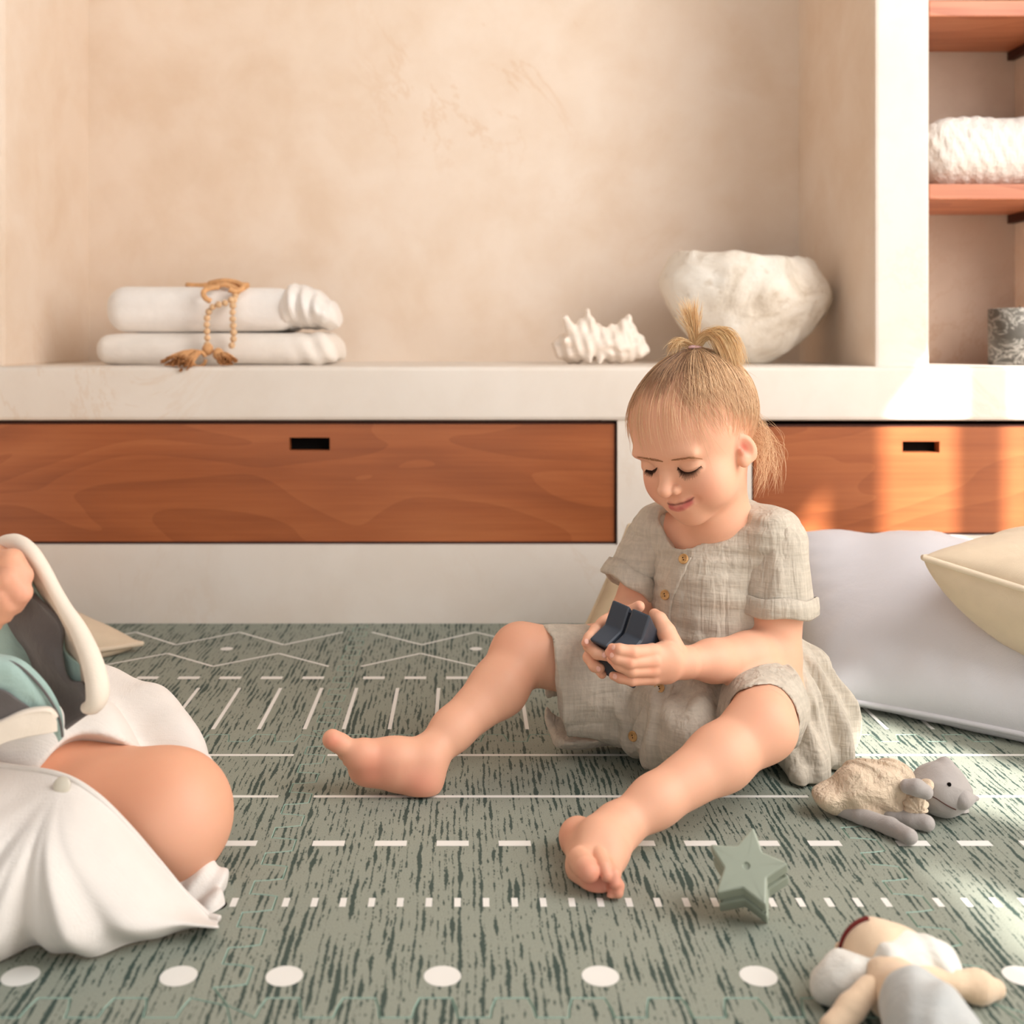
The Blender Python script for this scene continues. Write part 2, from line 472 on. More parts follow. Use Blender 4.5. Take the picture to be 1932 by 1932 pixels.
def tile_mesh(kind, flipped):
    g = .0004
    e = np.array(jig())
    # four sides counter-clockwise; edges interlock because opposite sides carry the same offset
    def side(a, b, nrm):
        a = np.array(a); b = np.array(b); u = (b-a)/TS
        return [a+u*x+np.array(nrm)*(y if any(nrm) else 0)+(0 if any(nrm) else np.array((0, .0))) for x, y in e]
    bot = side((0, 0), (TS, 0), (0, 1)); top = side((0, TS), (TS, TS), (0, 0 if kind == 'zigzag' and not flipped else 1))
    lef = side((0, 0), (0, TS), (1, 0)); rig = side((TS, 0), (TS, TS), (1, 0))
    ring = bot[1:-1]+rig[1:-1]+top[1:-1][::-1]+lef[1:-1][::-1]
    ring[0:0] = [np.array((0.0+.003, 0.0+.003))]
    k = 1+len(bot)-2
    ring[k:k] = [np.array((TS+.003, .003))]; k += 1+len(rig)-2
    ring[k:k] = [np.array((TS+.003, TS+.003))]; k += 1+len(top)-2
    ring[k:k] = [np.array((.003, TS+.003))]
    R = np.array(ring)
    # inset for the gap and the soft edge
    def inset(R, d):
        p = np.roll(R, 1, 0); q = np.roll(R, -1, 0)
        a = R-p; b = q-R; a /= np.linalg.norm(a, axis=1)[:, None]; b /= np.linalg.norm(b, axis=1)[:, None]
        na = np.stack([-a[:, 1], a[:, 0]], 1); nb = np.stack([-b[:, 1], b[:, 0]], 1)
        m = na+nb; m /= np.maximum((m*na).sum(1), .35)[:, None]
        return R+m*d
    r0 = inset(R, g); r1 = inset(R, g+.0006)
    N = len(R)
    V = [(x, y, -.012) for x, y in r0]+[(x, y, -.0006) for x, y in r0]+[(x, y, 0) for x, y in r1]
    F = [tuple(range(2*N, 3*N)), tuple(range(N))[::-1]]; MI = [0, 2]
    for i in range(N):
        j = (i+1) % N
        F.append((i, j, N+j, N+i)); MI.append(2)
        F.append((N+i, N+j, 2*N+j, 2*N+i)); MI.append(2)
    prt = []
    def quad(x0, y0, x1, y1, w):
        d = np.array((x1-x0, y1-y0)); d = d/np.linalg.norm(d); nn = np.array((-d[1], d[0]))*w/2
        a = np.array((x0, y0)); b = np.array((x1, y1)); prt.append([a-nn, b-nn, b+nn, a+nn])
    def disc(x, y, r): prt.append([np.array((x+r*math.cos(t), y+r*math.sin(t))) for t in np.arange(28)*2*PI/28])
    o = 2.087-TS
    if kind == 'zigzag':
        X = [.022+.0915*i for i in range(7)]
        ya, yb = 2.0235-o, 1.940-o; yc, yd = 1.887-o, 1.812-o
        for i in range(6):
            quad(X[i], (ya, yb)[i % 2], X[i+1], (ya, yb)[(i+1) % 2], .0052)
            quad(X[i], (yd, yc)[i % 2], X[i+1], (yd, yc)[(i+1) % 2], .0052)
        for i in (2, 4): disc(X[i], 1.915-o, .0105)
        for i in range(9): quad(.031+.0634*i, 1.751-o, .064+.0634*i, 1.751-o, .0135)
        for i in range(10): quad(.026+.0609*i, 1.700-o, .026+.0609*i, 1.520-o, .0052)
    else:
        o = 1.487-TS
        quad(.016, 1.4255-o, .574, 1.4255-o, .0066); quad(.016, 1.2966-o, .576, 1.2966-o, .0066)
        for i in range(9): quad(.031+.0637*i, 1.176-o, .064+.0637*i, 1.176-o, .0125)
        for i in range(22): quad(.023+.0263*i, 1.061-o, .023+.0263*i, 1.0445-o, .006)
        for i in range(5): disc(.041+.1285*i, .931-o, .0152)
    for q in prt:
        q = [(TS-p[0], TS-p[1]) if flipped else tuple(p) for p in q]
        ar = sum(q[i][0]*q[(i+1) % len(q)][1]-q[(i+1) % len(q)][0]*q[i][1] for i in range(len(q)))
        if ar < 0: q = q[::-1]
        b = len(V); V += [(x, y, .00025) for x, y in q]; F.append(tuple(range(b, b+len(q)))); MI.append(1)
    me = mesh_np('mat_tile', V, F)
    for m in ('mat', 'mat_print', 'mat_core'): me.materials.append(M[m])
    me.polygons.foreach_set('material_index', MI)
    return me
TM = {('zigzag', False): tile_mesh('zigzag', False), ('lines', False): tile_mesh('lines', False), ('zigzag', True): tile_mesh('zigzag', True)}
LAB = {(0, 1): 'grey green zigzag foam tile between the cushion by the bag and the wall',
       (0, 2): 'grey green zigzag foam tile under the raised far knee of the child',
       (0, 3): 'grey green foam tile mostly covered by the large white pillow',
       (1, 1): 'grey green foam tile with long white lines, partly under the bare knee of the woman',
       (1, 2): 'grey green foam tile with lines, dashes and dots, under both bare feet of the child',
       (1, 3): 'sunlit grey green foam tile under the grey cat plush toy',
       (2, 1): 'foam tile in front of the white dress of the woman, at the bottom edge',
       (2, 2): 'foam tile along the bottom edge, left of the doll in grey trousers',
       (2, 3): 'foam tile under the doll in grey trousers'}
for r, y0 in enumerate((1.487, .887, .287)):
    for c, x0 in enumerate((-1.389, -.789, -.189, .411)):
        if (r, c) not in LAB: continue
        o = link('play_mat_tile', TM[(('zigzag', False), ('lines', False), ('zigzag', True))[r]], None, None, False)
        o.location = (x0, y0, 0)
        tag(o, LAB[(r, c)], 'play mat', 'interlocking foam play mat tiles')
# ------------------------------------------------------------------ things on the ledge
def rbox(c, b, r, R=None):
    c = np.asarray(c, float); b = np.asarray(b, float)-r; R = np.eye(3) if R is None else R
    def f(p):
        q = np.abs((p-c) @ R)-b
        return np.sqrt((np.maximum(q, 0)**2).sum(1))+np.minimum(q.max(1), 0)-r
    return f
M['linen'] = m_cloth('linen_white', (240, 234, 228), 700, 9, .4)
M['linen_warm'] = m_cloth('linen_warm', (238, 229, 219), 700, 9, .4)
ZL = .468
# lower cloth
S = Sdf()
cl = np.array((-.487, 2.315, ZL+.031))
S.fn(rbox(cl, (.232, .125, .031), .028), cl, .27, .01)
S.ell((-.29, 2.225, ZL+.02), (.04, .03, .02), None, .01)
def dl(p): return .003*pnoise(p, 7, 3)*np.clip((ZL+.05-p[:, 2])/.01, 0, 1)+.003*np.clip((p[:, 0]+.36)/.1, 0, 1)*np.sin(p[:, 0]*150+p[:, 2]*90)+.006*np.clip((-.66-p[:, 0])/.07, 0, 1)
o = link('folded_cloth', S.mesh('cl', .004, (dl, .012)), M['linen_warm'])
tag(o, 'folded white linen cloth lying on the ledge, the lower one of the pair', 'folded cloth', 'folded linen cloths on the ledge')
e = empty('folded_cloth', (-.484, 2.31, ZL+.063), 'plump folded white linen cloth, on top of the pair under the wooden beads', 'folded cloth', 'folded linen cloths on the ledge')
S = Sdf()
cu = np.array((-.512, 2.31, ZL+.064+.043))
S.fn(rbox(cu, (.185, .12, .043), .038), cu, .24, .01)
def du(p): return .003*pnoise(p, 6, 5)-.002*np.sin((p[:, 0]+.7)*9)+.004*np.clip((p[:, 0]+.5)/.3, 0, 1)
link('folded_body', S.mesh('cu', .004, (du, .012)), M['linen'], e)
S = Sdf()
for x, z, rx, rz, a in ((-.338, .1145, .030, .049, .10), (-.312, .112, .028, .046, -.05), (-.290, .106, .024, .039, -.2), (-.272, .099, .017, .032, -.3)):
    S.ell((x, 2.285, ZL+z), (rx, .115, rz*.95), rotm(0, a, 0), .005)
link('folded_end', S.mesh('cue', .003, (lambda p: .0022*np.sin(p[:, 0]*260+p[:, 2]*60)+.002*pnoise(p, 12, 8), .006)), M['linen'], e)

# wooden bead garland with two tassels
M['bead'] = m_plain('bead_wood', (222, 184, 142), .55, .35, .12, 60)
M['jute'] = m_plain('jute', (216, 166, 118), .9, .1, .18, 90)
M['jute_dark'] = m_plain('jute_dark', (178, 124, 80), .9, .1, .2, 90)
g = empty('bead_garland', P(415, 560, 2.2), 'string of pale wooden beads with jute tassels tied round the folded white cloths', 'bead garland')
def beads(pts, r=.0066):
    p = catmull([P(*q) for q in pts], 400)
    s = np.concatenate([[0], np.cumsum(np.linalg.norm(np.diff(p, axis=0), axis=1))])
    out = []
    for t in np.arange(0, s[-1], r*1.92):
        c = [np.interp(t, s, p[:, k]) for k in range(3)]
        out.append(sphere_vf(c, r*random.uniform(.92, 1.05), 12, 8))
    return out
bl = beads([(436, 566, 2.165), (421, 573, 2.16), (404, 577, 2.16), (393, 590, 2.165), (390, 612, 2.166), (391, 634, 2.17), (391, 654, 2.165)])
br = beads([(447, 552, 2.19), (440, 572, 2.165), (439, 600, 2.163), (441, 632, 2.166), (438, 650, 2.168), (433, 662, 2.165)])
for part in (bl, br): link('bead_strand', mesh_np('beads', *join_vf(part)), M['bead'], g)
cords = [tube([P(q[0], q[1]-6, q[2]) for q in pts], .0052, 8, 24) for pts in (
    [(352, 544, 2.235), (380, 545, 2.225), (420, 541, 2.215), (450, 543, 2.22), (468, 544, 2.235)],
    [(395, 541, 2.22), (420, 536, 2.21), (446, 539, 2.21), (458, 548, 2.2), (446, 556, 2.18), (432, 552, 2.175)],
    [(412, 548, 2.19), (394, 550, 2.175), (384, 557, 2.165), (387, 568, 2.16), (397, 574, 2.165)],
    [(468, 552, 2.225), (452, 553, 2.205), (436, 546, 2.2), (424, 543, 2.2), (410, 545, 2.2)])]
link('cord_knot', mesh_np('cords', *join_vf(cords)), M['jute'], g)
def tassel(head, neck, tips, spread, n, r):
    parts = [sphere_vf(head, (.011, .011, .012), 12, 8)]
    end = []
    a = Vector(tips)-Vector(neck); w = a.cross(Vector((0, 0, 1))).normalized(); u = w.cross(a).normalized()
    for i in range(n):
        th = random.uniform(0, 2*PI); q = math.sqrt(random.random())
        off = np.array(w)*math.cos(th)*q*spread+np.array(u)*math.sin(th)*q*spread*.45
        tip = np.array(tips)+off+np.array(a.normalized())*random.uniform(-.008, .006)
        tip[2] = max(tip[2], .4715) if tip[1] > 2.085 else tip[2]
        mid = .5*(np.array(neck)+tip)+off*.12+np.array((0, 0, .006))
        st = np.array(neck)+off*.12
        parts.append(tube([np.array(head)*.3+st*.7, st, mid, tip], r, 5, 7))
        end.append(tube([tip-.12*(tip-mid), tip+.05*(tip-mid)], r*1.35, 5))
    return join_vf(parts), join_vf(end)
for hd, nk, tp, sp in ((P(392, 659, 2.165), P(380, 664, 2.155), P(334, 694, 2.083), .033), (P(412, 668, 2.16), P(414, 671, 2.15), P(428, 681, 2.10), .019)):
    tp[2] = max(tp[2], .474); a, b = tassel(hd, nk, tp, sp, 130, .0011)
    t = link('tassel', mesh_np('tassel', *a), M['jute'], g)
    link('tassel_ends', mesh_np('tassel_ends', *b), M['jute_dark'], t)
link('tassel_ring', mesh_np('ring', *tube([P(375+13*math.cos(t), 678+14*math.sin(t), 2.13) for t in np.linspace(0, 6.0, 30)], .0035, 8)), M['jute'], g)

# conch shell
M['shell'] = m_plain('shell', (240, 226, 212), .5, .4, .07, 45, .5, 90)
S = Sdf(); y = 2.30
S.ell(P(1152, 657, y), (.058, .045, .034), rotm(0, .12, 0), .012)
S.ell(P(1105, 650, y), (.046, .042, .038), rotm(0, -.3, 0), .012)
S.ell(P(1075, 665, y+.01), (.038, .036, .026), rotm(0, .3, 0), .012)
S.cone(P(1185, 665, y), P(1216, 668, y-.01), .026, .010, .012)
S.cone(P(1168, 640, y), P(1186, 608, y), .024, .008, .014)
S.cone(P(1190, 630, y), P(1214, 660, y), .014, .006, .012)
for (x, yy), (x1, y1), r in (((1085, 640), (1066, 606), .014), ((1100, 630), (1109, 594), .013), ((1122, 635), (1120, 610), .011), ((1095, 655), (1068, 648), .012), ((1120, 665), (1108, 678), .012), ((1134, 655), (1140, 640), .012), ((1105, 672), (1112, 688), .010), ((1135, 670), (1130, 690), .009)):
    S.cone(P(x, yy, y-.02), P(x1, y1, y-.032), r*1.2, r*.35, .010)
S.cone(P(1150, 668, y-.045), P(1205, 680, y-.035), .006, .004, .006, sub=True)
o = link('conch_shell', S.mesh('conch', .0022, (lambda p: np.minimum(.0025*pnoise(p, 30, 4)+.0015*np.sin(p[:, 0]*300+p[:, 2]*80), ZL*0+.004), .005)), M['shell'])
zmin = min(v.co.z for v in o.data.vertices); o.data.transform(Matrix.Translation((0, 0, ZL+.0005-zmin)))
tag(o, 'spiky cream conch shell lying on the ledge beside the stone bowl', 'shell')

# rough stone bowl
n = NT('bowl_stone'); v = n.coord()
f = n.noise(v, 9, 6, .65, .8); f2 = n.noise(v, 26, 5, .7)
c = n.ramp(f, [(.3, s2l((196, 180, 160))), (.48, s2l((232, 222, 208))), (.7, s2l((240, 234, 224)))])
c = n.mix(n.math('MULTIPLY', n.ramp(f2, [(.60, (0, 0, 0)), (.68, (1, 1, 1))]), .4), c, s2l((176, 152, 124)))
n.base(c).rough(.85, .15).bump(n.math('ADD', f, n.math('MULTIPLY', f2, .4)), .6, .012); M['bowl'] = n.m
lv = [(686, 1396, 1440), (684, 1380, 1452), (668, 1346, 1478), (640, 1306, 1515), (604, 1273, 1549), (566, 1248, 1567), (535, 1241, 1563), (508, 1256, 1545), (492, 1270, 1533), (485, 1282, 1522)]
Yb = 2.33; rows = []
NA = 96; an = np.arange(NA)*2*PI/NA
for i, (py, x0, x1) in enumerate(lv):
    a = P(x0, py, Yb); b = P(x1, py, Yb); c0 = (a+b)/2; r = (b[0]-a[0])/2
    rows.append(np.stack([c0[0]+r*np.cos(an), c0[1]+r*.74*np.sin(an), np.full(NA, c0[2])], 1))
rows = np.array(rows)
tilt = lambda q, w: q+np.stack([0*q[:, 0], 0*q[:, 0], -w*(q[:, 0]-P(1404, 560, Yb)[0])*.062], 1)
for i in range(len(rows)): rows[i] = tilt(rows[i], max(0, (i-4)/5))
R = np.stack([catmull(rows[:, j], 44) for j in range(NA)], 1)
cc = R.mean(1, keepdims=True)
inner = [R[-1]+(cc[-1]-R[-1])*t+np.array((0, 0, dz)) for t, dz in ((.04, .002), (.10, -.004), (.13, -.02), (.20, -.06), (.45, -.11), (.75, -.125), (1, -.128))]
R = np.concatenate([R, np.array(inner)])
V = R.reshape(-1, 3); ctr = P(1404, 575, Yb)
d = V-ctr; d /= np.linalg.norm(d, axis=1)[:, None]
lo = np.clip((V[:, 2]-ZL)/.03, 0, 1)
V = V+d*(.006*pnoise(V, 6, 11)+.0035*pnoise(V, 17, 12)+.0018*pnoise(V, 45, 13))[:, None]*lo[:, None]
m_ = R.shape[0]; F = []
for i in range(m_-1):
    for j in range(NA): F.append((i*NA+j, i*NA+(j+1) % NA, (i+1)*NA+(j+1) % NA, (i+1)*NA+j))
F.append(tuple(range(NA))[::-1])
V[:, 2] = V[:, 2]-V[:, 2].min()+ZL+.0003
o = link('stone_bowl', mesh_np('bowl', V, F), M['bowl'])
tag(o, 'big rough whitish stone bowl on the ledge beside the pillar', 'bowl')

# knitted blanket and candle in the niche
n = NT('knit'); v = n.coord((1, 1, 1))
w1 = n.noise(n.coord((95, 95, 30)), 1, 2); w2 = n.noise(n.coord((28, 28, 70)), 1, 3)
n.base(s2l((228, 221, 213))).rough(.95, .1).bump(n.math('ADD', w1, n.math('MULTIPLY', w2, .7)), .55, .010); M['knit'] = n.m
S = Sdf(); c0 = np.array((.988, 2.215, .8045+.063))
S.fn(rbox(c0, (.130, .095, .063), .05), c0, .18, .01)
o = link('knitted_blanket', S.mesh('blanket', .003, (lambda p: .004*pnoise(p, 9, 21)+.0016*np.sin(p[:, 0]*240)*np.sin(p[:, 2]*150+p[:, 0]*20), .008)), M['knit'])
zmin = min(q.co.z for q in o.data.vertices); o.data.transform(Matrix.Translation((0, 0, .8045-zmin)))
tag(o, 'white knitted blanket folded on the wooden shelf', 'blanket')
n = NT('candle_marble'); v = n.coord((1, 1, 1.4))
a = n.noise(v, 16, 5, .65, 2.5); vein = n.ramp(n.math('ABSOLUTE', n.math('SUBTRACT', a, .5)), [(0, (1, 1, 1)), (.02, (.35, .35, .35)), (.05, (0, 0, 0))])
n.base(n.mix(n.math('MULTIPLY', vein, .6), n.ramp(n.noise(v, 9, 4), [(.3, s2l((52, 49, 44))), (.7, s2l((92, 87, 79)))]), s2l((190, 184, 174)))).rough(.5); M['candle'] = n.m
ce = empty('pillar_candle', (1.062, 2.2, ZL), 'dark grey veined pillar candle on the ledge in the niche', 'candle')
prof = [(0, 0), (.053, 0), (.055, .002), (.055, .106), (.053, .109), (.048, .109), (.040, .104), (.015, .102), (0, .102)]
NA = 48; V = []; F = []
for r, z in prof:
    for j in range(NA): V.append((1.062+r*math.cos(2*PI*j/NA), 2.2+r*math.sin(2*PI*j/NA), ZL+.0004+z))
for i in range(len(prof)-1):
    for j in range(NA): F.append((i*NA+j, i*NA+(j+1) % NA, (i+1)*NA+(j+1) % NA, (i+1)*NA+j))
link('wax', mesh_np('wax', V, F), M['candle'], ce)
link('wick', mesh_np('wick', *tube([(1.062, 2.2, ZL+.1015), (1.0625, 2.2, ZL+.108), (1.0635, 2.2, ZL+.114)], .001, 6, 6)), M['black'], ce)

# ------------------------------------------------------------------ pillows
M['pillow_white'] = m_cloth('pillow_white', (216, 214, 219), 1500, 7, .35, .015, .1, .6, 0, (1, 1, 1))
M['pillow_beige'] = m_cloth('pillow_beige', (214, 194, 168), 1100, 9, .3, .05)
M['pillow_tan'] = m_cloth('pillow_tan', (200, 178, 146), 1100, 9, .3, .05)
M['piping'] = m_cloth('piping_beige', (222, 204, 180), 1100, 9, .2)
def pillow(name, corners, T, mat, label, group=None, piping=None, seed=1, edge=.06, flat=.5, wr=.006, hem=None, up=1.0, dn=1.0):
    bl, br, tr, tl = [np.asarray(c, float) for c in corners]
    ctr = (bl+br+tr+tl)/4
    e = empty(name, ctr, label, 'pillow', group)
    nn = 56; s = np.sin(np.linspace(-1, 1, nn)*PI/2)
    U, Vv = np.meshgrid(s, s, indexing='ij')
    u2 = U*(1-edge*(1-Vv**2)); v2 = Vv*(1-edge*(1-U**2))
    w = lambda a, b: ((1-a)*(1-b)/4)[..., None]
    B = w(u2, v2)*bl+w(-u2, v2)*br+w(-u2, -v2)*tr+w(u2, -v2)*tl
    nrm = np.cross((br-bl)+(tr-tl), (tl-bl)+(tr-br)); nrm /= np.linalg.norm(nrm)
    H = T*((1-U**2)*(1-Vv**2))**flat
    rim = (1-U**2)*(1-Vv**2)
    res = []
    for sg, k in ((1, up), (-1, dn)):
        nz = wr*pnoise(B.reshape(-1, 3), 5, seed+(sg > 0)).reshape(nn, nn)*np.sqrt(np.abs(rim))
        rad = np.arctan2(Vv, U)
        nz = nz+wr*.55*np.sin(rad*23+seed)*np.exp(-((np.maximum(abs(U), abs(Vv))-.85)/.12)**2)*(rim**.3)
        G = B+(sg*(H*k+nz))[..., None]*nrm
        v, f = grid_vf(G)
        if sg > 0: f = f
        else: f = f[:, ::-1]
        res.append((v, f[:, ::-1] if False else f))
    me = mesh_np(name, *[np.vstack([res[0][0], res[1][0]]), np.vstack([res[0][1], res[1][1]+len(res[0][0])])])
    bm = bmesh.new(); bm.from_mesh(me); bmesh.ops.remove_doubles(bm, verts=bm.verts[:], dist=1e-5)
    bmesh.ops.recalc_face_normals(bm, faces=bm.faces[:])
    for v in bm.verts: v.co.z = max(v.co.z, .0012)
    bm.to_mesh(me); bm.free()
    link('pillow_cover', me, mat, e)
    ring = np.concatenate([B[:, 0], B[-1, 1:], B[::-1, -1][1:], B[0, ::-1][1:]])
    if piping is not None:
        ring[:, 2] = np.maximum(ring[:, 2], .005)
        link('piping', mesh_np('piping', *tube(ring, .0042, 8, 240)), piping, e)
    if hem:
        G = B[:, :7]; G = np.concatenate([G], 1)
    return e
pillow('floor_pillow', [(.50, 1.625, .012), (.87, 1.30, .012), (1.03, 1.80, .15), (.49, 1.96, .175)], .105, M['pillow_white'],
       'large plump white pillow lying behind the child, under the beige one', None, M['pillow_white'], 3, .05, .42, .0065, up=1.0, dn=.5)
pillow('floor_pillow', [P(1742, 1052, 1.50), (.93, 1.22, .140), (1.25, 1.55, .18), (.92, 1.80, .205)], .10, M['pillow_beige'],
       'beige pillow with piped edge leaning on top of the large white one', None, M['piping'], 5, .04, .38, .006, up=.62, dn=1.5)
pillow('floor_pillow', [(.155, 1.70, .045), (.50, 1.74, .04), (.52, 1.88, .20), (.265, 1.86, .215)], .07, M['pillow_tan'],
       'tan pillow standing upright behind the back of the child', None, M['pillow_tan'], 8, .03, .5, .005)
pillow('floor_pillow', [(-.80, 1.62, .03), (-.537, 1.895, .014), (-.80, 2.05, .03), (-1.06, 1.85, .03)], .075, M['pillow_beige'],
       'beige pillow lying flat on the mat behind the open pouch', None, M['piping'], 12, .05, .5, .004)

# ------------------------------------------------------------------ star blocks
M['star_dark'] = m_plain('star_slate', (58, 64, 74), .45, .4, .03, 30)
M['star_sage'] = m_plain('star_sage', (158, 165, 149), .5, .4, .03, 30)
def star_mesh(name, R, ri, T, groove=.16, gd=.10, rnd=.10):
    pts = []
    for k in range(10):
        a = k*PI/5; r = R if k % 2 == 0 else ri
        pts.append(np.array((r*math.cos(a), r*math.sin(a))))
    out = []
    for k in range(10):
        p, c, q = pts[k-1], pts[k], pts[(k+1) % 10]
        d = R*(rnd if k % 2 == 0 else rnd*.45)
        a = c+(p-c)/np.linalg.norm(p-c)*d; b = c+(q-c)/np.linalg.norm(q-c)*d
        for t in np.linspace(0, 1, 5): out.append((1-t)**2*a+2*t*(1-t)*c+t*t*b)
    out = np.array(out); N = len(out); b = R*.045
    def off(d):
        t = np.roll(out, -1, 0)-np.roll(out, 1, 0); t /= np.linalg.norm(t, axis=1)[:, None]
        return out-np.stack([t[:, 1], -t[:, 0]], 1)*d
    lev = [(-T/2, b), (-T/2+b*.35, b*.35), (-T/2+b, 0), (-T*groove/2-.002, 0), (-T*groove/2, .001), (-T*groove/2, R*gd), (T*groove/2, R*gd), (T*groove/2, .001), (T*groove/2+.002, 0), (T/2-b, 0), (T/2-b*.35, b*.35), (T/2, b)]
    V = []; F = []
    for z, d in lev:
        V += [(x, y, z) for x, y in off(d)]
    for i in range(len(lev)-1):
        for j in range(N): F.append((i*N+j, i*N+(j+1) % N, (i+1)*N+(j+1) % N, (i+1)*N+j))
    # faces as fans, the top with a small round dimple
    for lv_, sg in ((0, -1), (len(lev)-1, 1)):
        z0 = lev[lv_][0]; c = len(V)
        ringr = R*.10; an = np.arctan2(off(b)[:, 1], off(b)[:, 0])
        r1 = [(ringr*math.cos(a), ringr*math.sin(a), z0) for a in an]
        r2 = [(ringr*.75*math.cos(a), ringr*.75*math.sin(a), z0-sg*R*.05) for a in an]
        V += r1+r2+[(0, 0, z0-sg*R*.05)]
        for j in range(N):
            k = (j+1) % N
            fs = [(lv_*N+j, lv_*N+k, c+k, c+j), (c+j, c+k, c+N+k, c+N+j), (c+N+j, c+N+k, c+2*N)]
            F += [f if sg > 0 else f[::-1] for f in fs]
    return mesh_np(name, V, F)
def basis(b, n):
    n = np.asarray(n, float)/np.linalg.norm(n); b = np.asarray(b, float); b = b-n*b.dot(n); b /= np.linalg.norm(b)
    return np.stack([b, np.cross(n, b), n], 1)
def put(o, R3, c):
    m = np.eye(4); m[:3, :3] = R3; m[:3, 3] = c; o.matrix_world = Matrix(m.tolist()); return o
STAR_C = P(1189, 1212, 1.31)
SB = basis((-47, -54, 5), (60, -54, -16.5))
o = put(link('star_block', star_mesh('star_dark', .0468, .0255, .052, .07, .12), M['star_dark'], None, False), SB, STAR_C)
tag(o, 'dark slate star block with a groove, held in both hands by the child', 'toy block', 'star blocks')
nrm = np.array((-.22, -.64, .74)); R3 = basis((1, 0, -.05), nrm)
me = star_mesh('star_sage', .037, .0195, .042)
zmin = min((R3 @ np.array(v.co))[2] for v in me.vertices)
o = put(link('star_block', me, M['star_sage'], None, False), R3, PF(1411, 1653, -zmin+.0004))
tag(o, 'sage green star block leaning on the mat beside the foot of the child', 'toy block', 'star blocks')
# ------------------------------------------------------------------ the child
def hit(S, px, py, y0, y1, n=260):
    Y = np.linspace(y0, y1, n)
    p = np.stack([(px-CX)/FPX*Y, Y, EYE-(py-CY)/FPX*Y], 1)
    d = S(p); i = np.nonzero(d < 0)[0]
    if not len(i): return p[np.argmin(d)]
    i = i[0]
    if i == 0: return p[0]
    t = d[i-1]/(d[i-1]-d[i]); return p[i-1]+t*(p[i]-p[i-1])
def grad(S, p, e=.0008):
    p = np.atleast_2d(p)
    g = np.stack([S(p+np.eye(3)[k]*e)-S(p-np.eye(3)[k]*e) for k in range(3)], 1)
    return g/(np.linalg.norm(g, axis=1)[:, None]+1e-9)
def m_skin(name):
    n = NT(name); a = n.n('ShaderNodeVertexColor', layer_name='col')
    f = n.noise(n.coord(), 40, 4)
    n.base(n.mix(n.math('MULTIPLY', f, .10), a.outputs[0], s2l((205, 120, 92)))).rough(.52, .35)
    n.b.inputs['Subsurface Weight'].default_value = .14; n.b.inputs['Subsurface Radius'].default_value = (1.0, .35, .2)
    n.b.inputs['Subsurface Scale'].default_value = .008
    n.bump(n.noise(n.coord(), 700, 2), .06, .0006)
    return n.m
M['skin'] = m_skin('skin')
def colours(me, base, spots):
    v = np.empty(len(me.vertices)*3, np.float32); me.vertices.foreach_get('co', v); v = v.reshape(-1, 3).astype(float)
    c = np.tile(np.array(s2l(base)), (len(v), 1))
    for fn, col, amt in spots:
        m = np.clip(fn(v), 0, 1)*amt
        c += (np.array(s2l(col))-c)*m[:, None]
    at = me.attributes.new('col', 'FLOAT_COLOR', 'POINT')
    at.data.foreach_set('color', np.hstack([c, np.ones((len(c), 1))]).astype(np.float32).ravel())
def spot(c, r): return lambda v: np.exp(-(((v-np.asarray(c))/r)**2).sum(1))
def near_line(pts, r):
    q = catmull(pts, 40)
    def f(v):
        out = np.zeros(len(v)); bb = np.all((v > q.min(0)-4*r) & (v < q.max(0)+4*r), axis=1)
        w = v[bb]
        if len(w):
            d = np.min(np.linalg.norm(w[:, None]-q[None], axis=2), 1); out[bb] = np.exp(-(d/r)**4)
        return out
    return f

child = empty('child', (.36, 1.48, 0), 'blond toddler in an oat coloured button-up dress sitting on the mat', 'person')
